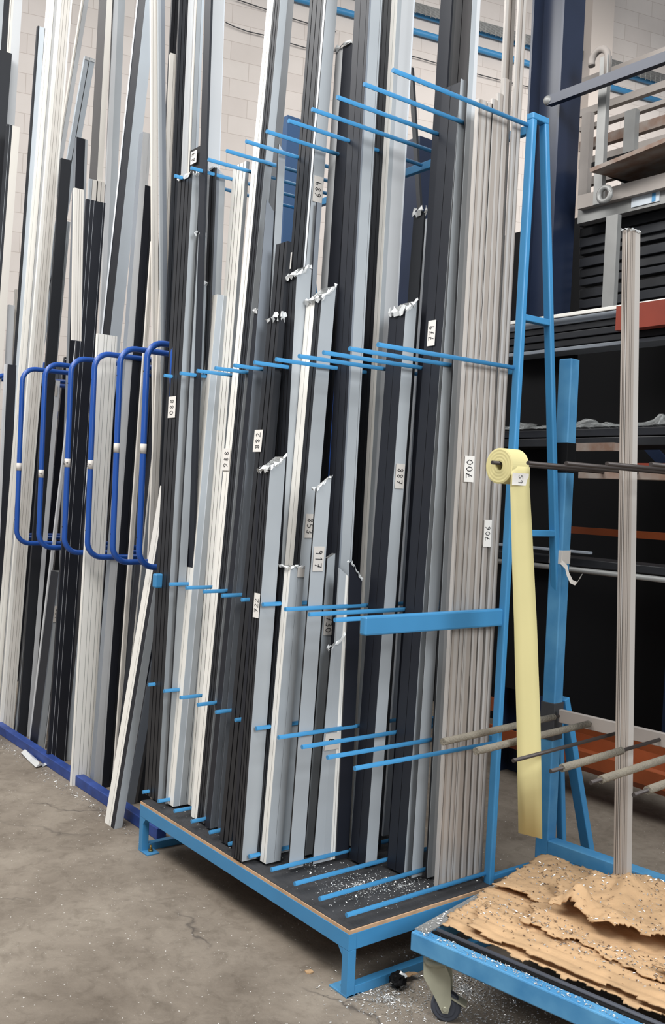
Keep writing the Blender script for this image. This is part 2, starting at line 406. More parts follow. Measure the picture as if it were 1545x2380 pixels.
def wallq(name, s0, s1, z0, z1, m_, thick=.2, off=0.):
    bm = bmesh.new(); uv = bm.loops.layers.uv.new('uv'); vs = []
    for o_ in (off, off-thick):
        for s, z in ((s0, z0), (s1, z0), (s1, z1), (s0, z1)):
            p = W0+wd*s+wn*o_; v = bm.verts.new((p[0], p[1], z)); vs.append((v, s, z))
    for q in ((0, 1, 2, 3), (7, 6, 5, 4), (0, 4, 5, 1), (1, 5, 6, 2), (2, 6, 7, 3), (3, 7, 4, 0)):
        f = bm.faces.new([vs[i][0] for i in q])
        for lp, i in zip(f.loops, q): lp[uv].uv = (vs[i][1], vs[i][2])
    return struct(name, bm, m_, smooth=False)
wallq('wall_back', -5, 16, 0, 8.5, 'wall')
# ================================================================== light blue rack
K = .01181; Z = {1: 2.758, 2: 1.945, 3: 1.1043, 4: .6763, 5: .2335}; SP = .13425; LR = .598
XR, XL, YF, YB_, ZT = .0355, -1.3324, -.6131, .045, .2032
rack = empty('profile_storage_rack', (-.65, -.28, 0), 'light blue steel A-frame rack with long prongs and raised plywood deck', 'rack')
def part(name, fn, m_, parent, bev=.0015, smooth=None):
    bm = bmesh.new(); fn(bm); o = link(name, bm, m_, parent, smooth=smooth)
    if bev: bevel(o, bev)
    return o
zb = ZT-.012
part('front_beam', lambda b: box(b, (XL, YF, zb-.05), (XR, YF+.03, zb)), 'blue', rack)
part('rear_beam', lambda b: box(b, (XL, .0, zb-.05), (XR, .03, zb)), 'blue', rack)
for x0 in (XR-.03, XL): part('end_beam', lambda b: box(b, (x0, YF+.03, zb-.05), (x0+.03, .44, zb)), 'blue', rack)
for x0 in (XR-.03, XL):
    f = part('foot', lambda b: box(b, (x0, YF+.0005, 0), (x0+.03, YF+.03, zb-.05)), 'blue', rack)
    def gus(b, x0=x0):
        s = 1 if x0 < -1 else -1; xi = x0+(.03 if s > 0 else 0)
        vs = [b.verts.new(v) for v in ((xi, YF+.001, zb-.05), (xi+s*.022, YF+.001, zb-.05), (xi, YF+.001, zb-.075), (xi, YF+.028, zb-.05), (xi+s*.022, YF+.028, zb-.05), (xi, YF+.028, zb-.075))]
        for q in ((0, 1, 2), (5, 4, 3), (0, 3, 4, 1), (1, 4, 5, 2), (2, 5, 3, 0)): b.faces.new([vs[i] for i in q])
    part('gusset', gus, 'blue', rack, 0)
    sx = -.055 if x0 > -1 else .0
    pl = part('foot_plate', lambda b: box(b, (x0+.0+(sx if x0 > -1 else .0), YF-.0, 0), (x0+.03+(0 if x0 > -1 else .05), YF+.055, .006)), 'bluew', rack, .001)
    bx = x0-.02 if x0 > -1 else x0+.05
    part('anchor_bolt', lambda b: (tube(b, [(bx, YF+.03, .006), (bx, YF+.03, .014)], .010, 6), tube(b, [(bx, YF+.03, .014), (bx, YF+.03, .03)], .005, 10)), 'brass', pl, 0)
for x0 in (XR-.03, XL): part('floor_rail', lambda b: box(b, (x0, YF+.03, .0), (x0+.03, .46, .03)), 'blue', rack)
dk = part('plywood_deck', lambda b: box(b, (XL+.001, YF+.001, zb), (XR-.001, .03, ZT-.0015)), 'ply', rack, 0)
part('rubber_mat', lambda b: box(b, (XL+.001, YF+.004, ZT-.0015), (XR-.006, .03, ZT+.0005)), 'deck', dk, 0)
for xc in (.010, XL+.002):
    ya = lambda z: K*(z-.233)+.012
    part('upright', lambda b: obox(b, (xc, ya(0), .0), (xc, ya(2.775), 2.775), .030, .022), 'blue', rack, .004)
    yb2 = lambda z: .107+(2.779-z)*.1145
    part('upright', lambda b: obox(b, (xc, yb2(.0)-.004, .0), (xc, yb2(2.775)-.004, 2.775), .030, .022), 'blue', rack, .004)
    part('top_cap', lambda b: obox(b, (xc, ya(2.775)-.011, 2.785), (xc, yb2(2.775)+.007, 2.785), .030, .022), 'blue', rack, .004)
    for z in (2.115, 1.39): part('cross_bar', lambda b: obox(b, (xc, ya(z), z), (xc, yb2(z), z), .028, .022), 'blue', rack, .003)
    part('floor_tie', lambda b: obox(b, (xc, ya(.23), .22), (xc, yb2(.2), .22), .018, .018), 'blue', rack, .003)
for l, z in Z.items():
    if l < 5: part('rail', lambda b: obox(b, (XL, K*(z-.233)+.04, z), (0, K*(z-.233)+.04, z), .03, .02, side=(0, 0, 1)), 'blue', rack, .002)
rodm = None
for l, z in Z.items():
    yb = K*(z-.2332)
    for i in range(11):
        x = -i*SP
        if l == 3 and i in (0, 10):
            part('support_arm', lambda b: box(b, (x-.014, yb-LR+.0, z-.029), (x+.014, yb+.012, z+.029)), 'blue', rack, .006); continue
        if rodm is None:
            bm = bmesh.new(); tube(bm, [(0, -LR, 0), (0, .02, 0)], .0072, 14)
            f = min(bm.faces, key=lambda q: q.calc_center_median().y); bmesh.ops.inset_region(bm, faces=[f], thickness=.002)
            rodm = link('prong', bm, 'blue', None, smooth=None); o = rodm
        else: o = rodm.copy(); COL.objects.link(o)
        o.parent = None; o.location = (x, yb, z); adopt(o, rack)

G1 = 'offcut profiles standing in the light blue rack'
def rb(label, A, B, a, b, front, side=None, **k): return bar('aluminium_profile', label, k.pop('group', G1), A, B, a, b, front, side, **k)
dark3 = 'D3 K.7 D3 K.7 D3 K.7 D3'
rb('dark ribbed profile with torn top and sticker 880, leftmost in the light blue rack', (366, 1862.5), (447.5, 402), 32, 17, dark3, 'G', film=1, stk=[(920, 970, 'F', .5, 17, '880', False)])
rb('dark tube with a small barcode label at its top, behind the one stickered 880', (392, 1858), (466, 336), 26, 8, 'K', 'D', stk=[(345, 374, 'F', .5, 14, 'E8', False)])
rb('narrow grey-filmed profile with torn top just right of the one stickered 880', (384, 1868), (461, 543), 3, 18, 'D', 'G', film=1)
rb('grey-filmed profile with the lowest torn top left of the short white-fronted one', (402, 1862), (470, 658), 3, 20, 'D', 'H1 G5', film=.8)
rb('tall navy-black profile rising past the barcode-labelled tube, left of the wide pale one', (430, 1868), (490, 0), 14, 5, 'N')
rb('dark narrow profile ending beside the wide pale bar under the top prongs', (442, 1862), (500, 388), 12, 4, 'D K.4 D', 'D', film=.6)
rb('wide tall pale grey profile rising out of the frame over the left prongs', (436, 1850), (491, 0), 4, 31, 'P', 'L.3 P8 L.4')
rb('slate-grey profile ending at prong height right of the wide pale bar', (448, 1855), (502, 388), 3, 22, 'D', 'H3 G5', mit=-.6)
rb('wide short white-fronted profile with pale blue side, cut level below the navy bar', (402, 1875), (505, 684), 17, 36, 'W3 K.15 W3', 'B4 L.4 G4 K.3 G2')
rb('white ribbed profile whose top ends among the upper left prongs', (456, 1880), (572, 374), 29, 8, 'W3 K.3 W2 K.3 W3 K.3 W2', 'G')
rb('tall profile with a cream strip, dark ribs and grey side, sticker reading 886', (472, 1914), (651, 0), 30, 17, 'W6 K.4 W4 D3 K.9 D3 K.9 D3', 'G', stk=[(1042, 1094, 'F', .2, 16, '886', False)])
rb('pale grey profile leaning away to the right behind the tall cream-striped one', (492, 1890), (655, 0), 3, 27, 'H', 'G3 P4', Y=-.3)
rb('slate-grey profile with torn top right of the one stickered 886', (487, 1926), (602, 722), 11, 25, 'N', 'H3 K.15 H4', film=1)
rb('slate profile with slanted top, behind the torn dark one stickered 882', (505, 1935), (619, 461), 3, 25, 'K', 'H', mit=-1.2)
rb('thin grey pointed profile in front of the blue panel', (565, 1925), (648, 335), 3, 16, 'D', 'G', mit=-1.)
rb('dark ribbed profile with sticker reading 882 and a torn shiny top', (536, 1968), (650, 737), 27, 12, 'D3 K.7 D3 K.7 D2', 'D', film=1.5, stk=[(998, 1050, 'F', .18, 19, '882', True)])
rb('dark profile filling the gap behind the one stickered 722', (556, 1960), (668, 560), 26, 10, 'D3 K.7 D3 K.7 D2', 'D')
rb('dark ribbed profile with grey mitred side, sticker reading 722', (561, 2003), (627, 1092), 24, 36, 'N3 K.7 D2 K.7 D2 K.7 D2', 'G', mit=.75, film=1.1, stk=[(1380, 1437, 'F', .74, 13, '722', True)])
rb('dark profile with grey mitred side ending above the one stickered 722', (618, 1962), (689, 640), 31, 34, dark3, 'G', mit=.75, film=1.2)
rb('tallest dark ribbed profile with a bright edge, sticker reading 689 high up', (608, 1950), (758, 0), 38, 26, 'D2 K.5 D3 K.5 D3 K.4 D2 L1.4', 'G', stk=[(407, 467, 'S', .5, 21, '689', True), (577, 616, 'F', .05, 7, None, False)])
rb('short dark profile with white strip and grey side, sticker flap at its level top', (617, 2008), (675, 1318), 30, 34, 'N3 K1 D4 K1 D2 W5 K.3 W3', 'G5 K.15 G4', film=.5, stk=[(1318, 1342, 'S', .7, 16, None, False)])
rb('white-striped profile with grey mitred side, sticker reading 853', (640, 1985), (747, 694), 34, 33, 'W7 K.4 W7 D6 K1 D4', 'G', mit=.9, film=1.2, stk=[(1194, 1250, 'S', .45, 21, '853', False)])
rb('grey mitred profile stickered 917, standing right of the one stickered 853', (670, 2021), (735, 1136), 5, 34, 'K', 'G', mit=.75, film=.6, stk=[(1270, 1328, 'S', .45, 24, '917', False)])
rb('lower grey mitred profile stickered 730, its top below the sticker 917', (708, 1988), (760, 1299), 7, 33, 'K', 'G6 K.1 G3', mit=.55, stk=[(1426, 1477, 'S', .4, 21, '730', False)])
rb('shortest grey mitred profile with a torn top and sticker reading 6', (726, 2009), (769, 1507), 5, 40, 'K', 'G7 K.1 G3', mit=.75, film=.9, stk=[(1706, 1745, 'S', .5, 34, '6', False)])
rb('short profile with white edge lips, top cut sloping down to the right', (752, 2003), (789, 1320), 3, 26, 'G', 'G6 W2 K.3 W2', mit=-.75)
rb('short navy profile with top cut sloping down, beside the white-lipped one', (781, 1998), (814, 1306), 2, 29, 'N', 'N', mit=-1.1, film=.5)
rb('tall navy profile with slate side between the bright-edged and the cream-striped tall ones', (750, 1985), (858, 0), 33, 30, 'N5 K.3 N5 K.3 N2', 'H1 G6 K.2 G1')
rb('dark profile with a pale strip and broken top behind the tall navy one', (702, 1950), (822, 95), 40, 6, 'P4 N6', 'N', film=1)
rb('slim slate profile with clipped top behind the sticker reading 689', (640, 1950), (737, 470), 3, 10, 'N', 'H')
rb('tall dark profile with cream strip and wide grey side near the middle of the rack', (814, 1966), (923, 0), 38, 40, 'D4 K.5 D5 K.5 D4 W4 K.2 W3', 'G2 P6 L.5')
rb('black profile with grey mitred side and torn top, sticker reading 887', (848, 2014), (942, 722), 36, 26, 'N5 K.2 N5', 'G', mit=.8, film=1.4, stk=[(1077, 1135, 'S', .5, 20, '887', False)])
rb('dark profile with a torn shiny top just below the longest prongs', (880, 1975), (986, 490), 24, 4, 'D', 'D', film=1.8)
rb('slim pale blue profile with a bright edge ending above the deck', (890, 1943), (995, 508), 8, 15, 'L', 'H', mit=-.5, stk=[(940, 996, 'S', .5, 13, '728', True)])
rb('black wide-fronted profile with white sticker reading 779', (938, 2034), (1069, 190), 40, 17, 'N4 K.2 N4', 'G', stk=[(741, 801, 'F', .42, 18, '779', True)])
rb('black profile rising behind the one stickered 779', (925, 2008), (1050, 0), 26, 4, 'N')
rb('tall smoky dark profile behind the silver ones, rising out of the frame', (960, 2010), (1096, 0), 50, 6, 'D3 T3 K.3 T4', 'D')
rb('slim grey-filmed profile with level top just right of the black one stickered 779', (955, 2041), (1070, 183), 3, 25, 'K', 'G')
rb('tall pale grey profile left of the silver bundle, rising out of the frame', (991, 2041), (1097, 0), 6, 19, 'K', 'G4 P3')
G2 = 'silver profiles bundled at the right end of the light blue rack'
def sv(label, A, B, b, f, **k): return rb(label, A, B, k.pop('a', 4), b, 'S', f, group=G2, X=k.pop('X', -.03), **k)
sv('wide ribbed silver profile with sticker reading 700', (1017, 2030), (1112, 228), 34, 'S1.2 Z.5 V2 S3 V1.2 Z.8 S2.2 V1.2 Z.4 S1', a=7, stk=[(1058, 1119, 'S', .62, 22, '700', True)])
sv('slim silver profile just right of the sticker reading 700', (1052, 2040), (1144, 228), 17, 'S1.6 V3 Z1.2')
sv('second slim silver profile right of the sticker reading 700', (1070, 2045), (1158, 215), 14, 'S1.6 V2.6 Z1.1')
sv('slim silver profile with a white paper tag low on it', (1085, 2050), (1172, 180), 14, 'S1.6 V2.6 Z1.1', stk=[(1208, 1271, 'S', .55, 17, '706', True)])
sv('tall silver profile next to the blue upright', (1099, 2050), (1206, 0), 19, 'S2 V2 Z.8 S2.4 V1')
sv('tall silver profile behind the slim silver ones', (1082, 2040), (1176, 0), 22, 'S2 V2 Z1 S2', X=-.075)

# ================================================================== dark blue hoop rack on the left
hr = empty('hoop_rack', (-2.5, -.47, 0), 'dark blue steel rack with tubular hoops leaning towards the left edge, with a floor rail', 'rack')
part('floor_rail', lambda b: box(b, (-5.2, -.5, 0), (-1.39, -.455, .05)), 'rail', hr, .003)
part('rear_rail', lambda b: box(b, (-5.2, .28, 1.95), (-1.45, .32, 2.0)), 'dblue', hr, .003)
part('rear_rail', lambda b: box(b, (-5.2, .28, 1.15), (-1.45, .32, 1.2)), 'dblue', hr, .003)
for x in (-5.1, -3.2, -1.47): part('upright', lambda b: box(b, (x, .32, 0), (x+.05, .37, 2.4)), 'dblue', hr, .003)
HX = [(45, 868, 1265, 0), (97, 856, 1272, 0), (157, 842, 1288, 0), (211, 830, 1300, 0), (270, 818, 1315, 0), (332, 802, 1328, 0)]
YH = -.53
def hoop(x, zt, zb_, r=.0135, R_=.075):
    b = bmesh.new(); pts = [(x, .28, zt-.0)]
    pts += arc((x, YH+R_, zt-R_), (0, 0, 1), (0, -1, 0), R_, 0, PI/2, 8)
    pts += arc((x, YH+R_, zb_+R_), (0, -1, 0), (0, 0, -1), R_, 0, PI/2, 8)
    pts += [(x, .28, zb_)]
    tube(b, pts, r, 14); return b
TXT = [None, 'T>', '6>', '8-', None, None]
for i, (x, y1, y2, _) in enumerate(HX):
    p1, p2 = ony(x, (y1+y2)/2-120, YH), ony(x, (y1+y2)/2+120, YH); X = (p1[0]+p2[0])/2
    zt = onx(x+22, y1-18, X)[2]; zb_ = onx(x+22, y2+8, X)[2]
    zt = 2.115; zb_ = 1.135
    h = link('hoop', hoop(X, zt, zb_), 'dblue', hr, smooth=None)
    ty = [1085, 1101, 1076, 1080, 1041, 1043][i]; p = ony(x, ty, YH)
    bm = bmesh.new(); tube(bm, [(X, YH, p[2]-.021), (X, YH, p[2]+.021)], .0143, 16)
    t = link('tape_label', bm, 'tape', h, smooth=None)
    if TXT[i]:
        bm = bmesh.new(); writing(bm, TXT[i], (X+.009, YH-.0133, p[2]), (.8, .6, 0), (0, 0, 1), .02, mi=0, n=Vector((.6, -.8, 0))); link('handwriting', bm, 'ink', t, smooth=None)
    for z in (zt-.13, zb_+.13): part('rivet', lambda b: tube(b, [(X-.0, YH-.0125, z), (X, YH-.0145, z)], .003, 8), 'ink', h, 0)
X7 = ony(400, 900, YH)[0]
h = link('hoop', hoop(X7, 2.115, 1.135), 'dblue', hr, smooth=None)
X0 = X-0; d = .262
for X in (-3.62, -3.88): link('hoop', hoop(X, 2.115, 1.135), 'dblue', hr, smooth=None)

G3 = 'offcut profiles leaning in the dark blue hoop rack'
def lb(label, A, B, a, b, front, side=None, **k):
    k.setdefault('z0', 0.)
    if b <= 9:            # seen almost end-on from here: the broad face looks along the rack
        A, B = px(A), px(B); A, B = (A[0]-a*.86, A[1]-2), (B[0]-a*1.1, B[1])
        b, side = a, front; a = 3; front = side.split()[0][0]+'1'
        k['stk'] = [(q[0], q[1], 'S')+tuple(q[3:]) for q in k.get('stk') or []]
    return bar('aluminium_profile', label, G3, A, B, a, b, front, side, **k)
lb('long leaning profile with white edge and black centre, its foot out on the concrete', (265, 1927), (396, 1130), 23, 18, 'W5 K.2 W2 N4', 'G')
lb('slate profile just behind the long leaning white-edged one', (292, 1872), (378, 1380), 4, 26, 'N', 'H3 T1')
lb('black profile squeezed beside the left end of the light blue rack', (345, 1868), (392, 1250), 28, 6, 'N')
lb('wide white ribbed channel profile with level top, its foot before the blue floor rail', (206, 1829), (279, 775), 48, 9, 'W1 K.3 W4 W2 K.35 W3 K.35 W5 K.4 W3 K.3 W2 P.6', 'H')
lb('pale grey profile right of the white channel, top cut level', (216, 1835), (333, 306), 9, 20, 'H', 'P5 K.1 P2')
lb('black profile standing right of the pale grey one and the white channel', (259, 1834), (366, 430), 26, 4, 'N5 K.2 D3')
lb('slim white profile right of the black one behind the fifth and sixth hoops', (269, 1842), (362, 560), 9, 3, 'C3 K.3 C3')
lb('tall cream profile rising out of the frame above the sixth hoop', (372, 1840), (366, 0), 14, 3, 'C3 K.4 C6')
lb('tall curved-looking slate profile right of the tall cream one', (396, 1840), (384, 0), 15, 5, 'G2 H3')
lb('black and white-edged profile with slate side behind the sixth hoop', (272, 1850), (380, 786), 11, 22, 'N', 'W1 H6')
lb('short profile with pale face and sticker reading 857, its foot on the floor rail', (85, 1743), (136, 1330), 17, 19, 'N', 'H1 G7 K.6 P1', stk=[(1408, 1446, 'S', .45, 16, '857', False)])
lb('wide black profile behind the third and fourth hoops, bright level top', (147, 1778), (250, 462), 44, 3, 'N2 L.12 N2 L.1 N5 L.1 N1')
lb('steeply leaning black profile with white edge and pale blue side crossing the wide black one', (150, 1768), (338, 0), 20, 26, 'L1.2 N6', 'B')
lb('thin pale profile left of the wide black one', (74, 1729), (186, 780), 6, 3, 'P')
lb('pale profile with pointed mitred top between the second and third hoops', (54, 1708), (112, 1069), 3, 15, 'K', 'P', mit=-.8, stk=[(1286, 1312, 'S', .5, 11, 'B', False)])
lb('slim pale profile behind the third hoop with a white tag', (62, 1712), (129, 884), 3, 11, 'K', 'P', stk=[(895, 920, 'S', .2, 5, None, False)])
lb('slate-grey profile with short level top in front of the dark one on the left', (34, 1708), (148, 513), 3, 16, 'D', 'G3 K.15 G1')
lb('black profile right of the wide white ribbed pair', (62, 1716), (169, 367), 24, 8, 'D', 'G')
lb('cream ribbed profile, right one of the tall white pair on the left', (26, 1700), (171, 0), 31, 3, 'W3 K.2 C2 K.3 C3 K.3 C2 K.2 W2')
lb('white ribbed profile, left one of the tall white pair on the left', (6, 1690), (146, 0), 32, 3, 'W2 K.15 W4 K.3 P4 K.2 P2')
lb('pale blue profile with dark edges left of the tall white pair', (-8, 1690), (111, 60), 21, 3, 'D1.5 B5 D2')
lb('wide black profile cut level at the left edge of the picture', (-100, 1680), (35, 106), 60, 8, 'D', 'C')
lb('tall striped grey, dark and white profile at the top left corner', (-60, 1670), (57, 0), 56, 3, 'G4 D4 K.2 C1 K.2 C1.5 P6')
lb('cream profile with dark strip and slanted top at the left edge', (-60, 1690), (50, 288), 30, 3, 'D3 L.2 D3 C9', mitx=.8)
lb('black profile with a light edge behind the leftmost hoop', (-2, 1690), (41, 846), 26, 3, 'P2 N8')
lb('small grey profile top at the lower left edge of the blockwork', (-14, 1680), (36, 708), 14, 3, 'P')
lb('small cream profile top beside the blockwork on the left', (-4, 1676), (54, 672), 16, 3, 'C2 K.2 C3')
lb('black profile with grey front and ragged level top', (128, 1765), (178, 318), 6, 26, 'H', 'N7 G2', Y=-.12)
lb('short cream ribbed profile hung high in front of the wide black one', ('R', 186, 792), (197, 436), 22, 4, 'C3 K.2 C2 K.4 C2 K.3 C2', Y=-.52, bottom=1)
lb('tall black profile with white side above the wide black one', (152, 1765), (248, 0), 18, 13, 'T', 'C', Y=-.15)
lb('white grooved profile end showing above the wide black one', (158, 1770), (246, 415), 34, 3, 'G2 K.3 C3 K1 C2 K.4 C2', Y=-.2)
lb('tall grey-white profile behind the steeply leaning black one', (212, 1770), (293, 0), 26, 3, 'P2 G3', Y=-.1)
lb('pale slanting profile crossing the blockwork near the top', (166, 230), (206, 0), 13, 3, 'C1 K.2 P3', Y=0.)
lb('blue-grey slanting profile with a black line on the blockwork', (187, 303), (222, 130), 22, 3, 'B5 K1 B6', Y=.05)
lb('dark slanting profile at the top left of the barcode-labelled tube', (318, 1840), (417, 0), 15, 3, 'D3 K.3 D3')
lb('cream profile ending high, left of the tall dark ribbed one', (335, 1850), (415, 122), 17, 3, 'C3 K.3 C3', mitx=.6)
lb('tall dark ribbed profile rising above the left end of the light blue rack', (360, 1852), (441, 0), 21, 3, 'D3 K.6 D3 K.6 D3')
lb('tall pale profile directly right of the tall dark ribbed one at the top', (375, 1852), (457, 0), 15, 3, 'P')
lb('tall grey profile with cream lip left of the tall navy-black one', (396, 1852), (476, 0), 19, 3, 'C1 K.4 G5 K.3 B3')

G4 = 'back row of profiles behind the hoops'
FILL = [(12, .10, 22, 'N', 900), (34, .10, 20, 'H', 950), (58, .09, 22, 'N', 860), (80, .1, 20, 'H', 840), (104, .1, 24, 'N', 830), (128, .1, 22, 'D', 850), (150, .1, 20, 'H', 830),
        (172, .1, 24, 'N', 860), (196, .09, 24, 'N', 840), (222, .09, 24, 'D', 870), (246, .08, 22, 'N', 830), (270, .08, 24, 'N', 860), (296, .08, 24, 'H', 830), (322, .07, 24, 'N', 840), (348, .06, 26, 'N', 830), (374, .05, 28, 'H', 820), (398, .04, 26, 'N', 860)]
ORD = ['leftmost', 'second', 'third', 'fourth', 'fifth', 'sixth', 'seventh', 'eighth', 'ninth', 'tenth', 'eleventh', 'twelfth', 'thirteenth', 'fourteenth', 'fifteenth', 'sixteenth', 'rightmost']
for i, (x, sl, w_, k, yt) in enumerate(FILL):
    dk_ = 'dark' if k in 'ND' else 'slate-grey'
    bar('aluminium_profile', '%s %sin the back row behind the dark blue hoops' % (dk_+' profile,', ORD[i]+(' ' if i in (0, 16) else ' from the left ')), G4, (x-sl*400, 1700), (x+sl*(1300-yt), yt), 3, w_, k, k+'6 K.4 '+k+'3', z0=0., Y=.08)

bar('aluminium_profile', 'thin dark profile tip leaning behind the rack between the tall pale and black ones', None, (992, 720), (957, 156), 9, 5, 'D', 'D', z0=0., Y=.62)
# ================================================================== prong stand on the right with the roll
s2, ph = .126, .09428; T0 = np.array([.1214, -.3378, .7547]); LL = .61
ea = np.array([math.cos(ph), math.sin(ph), 0]); eb = np.array([-math.sin(ph), math.cos(ph), 0])
PP = T0+eb*(LL+.03)-ea*.0; PP[2] = 0
q = ony(1300, 1300, PP[1]); PP[0] = q[0]
ztop = onx(1305, 832, PP[0])[2]
st = empty('prong_stand', (PP[0]+.4, PP[1], 0), 'light blue steel post stand with rows of dark and foam-sleeved prongs behind the cardboard cart', 'stand')
sd = tuple(ea)
def seg(z0_, z1_, w_=.052): return lambda b: obox(b, (PP[0], PP[1], z0_), (PP[0], PP[1], z1_), w_, w_, side=sd)
def zat(y): return onx(1298, y, PP[0])[2]
part('post', seg(0, ztop), 'bluew', st, .004)
part('black_tape', seg(zat(1098), zat(1028), .056), 'blk', st, .002)
part('black_tape', seg(zat(1712), zat(1628), .058), 'grey', st, .002)
part('white_tape', seg(zat(1310), zat(1278), .0545), 'tape', st, .002)
zl = zat(1952)
part('base_beam', lambda b: obox(b, tuple(PP+ea*.026+np.array([0, 0, zl])), tuple(PP+ea*1.6+np.array([0, 0, zl])), .05, .055, side=(0, 0, 1)), 'bluew', st, .003)
zc = T0[2]
AT = T0+eb*LL
part('cross_rail', lambda b: obox(b, tuple(AT+ea*.0+eb*.008), tuple(AT+ea*1.6+eb*.008), .045, .018, side=(0, 0, 1)), 'steelw', st, .002)
def lg(b):
    p = PP+eb*.05
    obox(b, (p[0]+.01, p[1], .8), (p[0]+.03+eb[0]*.26, p[1]+.26, .02), .04, .03, side=sd)
part('rear_leg', lg, 'blue', st, .003)
part('rear_leg', lambda b: obox(b, tuple(PP+ea*1.55+eb*.05+np.array([0, 0, .8])), tuple(PP+ea*1.55+eb*.32+np.array([0, 0, .02])), .04, .03, side=sd), 'blue', st, .003)
zu = T0[2]
tip1 = T0+ea*s2
for _ in range(30):                                    # height of the upper row: the prong that carries the roll
    zu = zu+(proj((tip1[0], tip1[1], zu))[1]-1075)/800.
ext = {0: (0, .95), 1: (0, .98), 3: (.055, .62), 4: (.05, 1.), 5: (.07, 1.)}
for i in range(9):
    p = T0+ea*(s2*i); e = p+eb*LL
    r_ = part('prong', lambda b: tube(b, [tuple(p-eb*(.0 if i in (0, 1) else .0)), tuple(e)], .0058, 12), 'rod', st, 0)
    if i in ext:
        a_, b_ = ext[i]
        q0, q1 = p+eb*(a_-(.012 if a_ == 0 else 0)), p+eb*(LL*b_)
        part('foam_sleeve', lambda b: tube(b, [tuple(q0), tuple(q1)], .0112, 16), 'tube', r_, 0)
    if i == 0: continue
    p = p+np.array([0, 0, zu-T0[2]]); e = e+np.array([0, 0, zu-T0[2]])
    part('prong', lambda b: tube(b, [tuple(p), tuple(e)], .0058, 12), 'rod', st, 0)
part('upper_cross_rail', lambda b: obox(b, tuple(AT+ea*.03+eb*.008+np.array([0, 0, zu-zc])), tuple(AT+ea*1.6+eb*.008+np.array([0, 0, zu-zc])), .045, .018, side=(0, 0, 1)), 'rust', st, .002)
# shreds of tape hanging from the post
bm = bmesh.new(); pts = [(1306, 1306), (1318, 1318), (1322, 1335), (1330, 1352), (1341, 1357), (1350, 1345), (1353, 1338)]
P3 = [ony(x, y, PP[1]-.02) for x, y in pts]
ra = [bm.verts.new(tuple(p+np.array([0, 0, .006]))) for p in P3]; rb_ = [bm.verts.new(tuple(p-np.array([.004, .006, .006]))) for p in P3]
for i in range(len(P3)-1): bm.faces.new((ra[i], ra[i+1], rb_[i+1], rb_[i]))
o = link('tape_shred', bm, 'tape', st, smooth=None); sm = o.modifiers.new('s', 'SOLIDIFY'); sm.thickness = .001

# the roll of yellow paper strip
X1, Y1, zr = tip1[0], tip1[1]+.03, zu
roll = empty('paper_roll', (X1, Y1, zr-.03), 'roll of yellow paper strip hanging on a prong, its loose end reaching far down', 'roll')
RR, RW, RC = .053, .072, .014
ctr = np.array([X1, 0, zr-RC+.006])
bm = bmesh.new(); n = 48; prof = [(RC, 0), (RR-.001, 0), (RR, .001), (RR, RW-.001), (RR-.001, RW), (RC, RW)]
for r, _ in [(.024, 0), (.034, 0), (.043, 0)]: pass
rings = []
full = [(RC, 0)]+[(RC+(RR-RC)*k/8, -.0005*(k % 2)) for k in range(1, 8)]+[(RR, .001), (RR, RW), (RC, RW)]
for r, y in full:
    rings.append([bm.verts.new((X1+r*math.cos(2*PI*k/n)*1.0, Y1+y, ctr[2]+r*math.sin(2*PI*k/n))) for k in range(n)])
for a_, b_ in zip(rings, rings[1:]+rings[:1]):
    for k in range(n): bm.faces.new((a_[k], a_[(k+1) % n], b_[(k+1) % n], b_[k]))
for f in bm.faces: f.smooth = False
link('wound_paper', bm, 'yellow', roll, smooth=None)
bm = bmesh.new()
path = [(1207, 1080), (1208, 1130), (1212, 1220), (1216, 1330), (1221, 1450), (1224, 1560), (1228, 1680), (1230, 1800), (1232, 1943)]
Xs = X1+RR+.001; rows = []
for k, (x, y) in enumerate(path):
    c = onx(x, y, Xs); t = k/(len(path)-1); ang = math.radians(4+40*min(1, t*1.15)); dr = np.array([math.sin(ang), math.cos(ang), 0])
    if k == 0: c = np.array([Xs, Y1+RW/2, ctr[2]])
    wv = RW/2
    rows.append([bm.verts.new(tuple(c+dr*(wv*s)+np.array([.002*math.sin(k*2.1)*(1-abs(s)), 0, -.006*s if k == len(path)-1 else 0]))) for s in (-1, -.33, .33, 1)])
for a_, b_ in zip(rows, rows[1:]):
    for j in range(3): bm.faces.new((a_[j], a_[j+1], b_[j+1], b_[j]))
so = link('loose_end', bm, 'yellow', roll, smooth=True); md = so.modifiers.new('s', 'SOLIDIFY'); md.thickness = .0006
c = onx(1207, 1114, Xs); sticker(roll, c+np.array([.0035, 0, 0]), (0, 0, 1), (0, 1, 0), .036, RW*.98, '59', False, name='taped_note', ts=.25)

# silver profile standing among the prongs
bar('aluminium_profile', 'tall silver ribbed profile standing alone behind the cardboard cart', None, (1442, 2055), (1463, 532), 17, 25, 'V1.5 Z.5 V1 Z.5 S1 Z.5 V1.5', 'V1 Z.3 V1 Z.4 V2 S4', z0=0., Y=AT[1]-.1, film=.3)

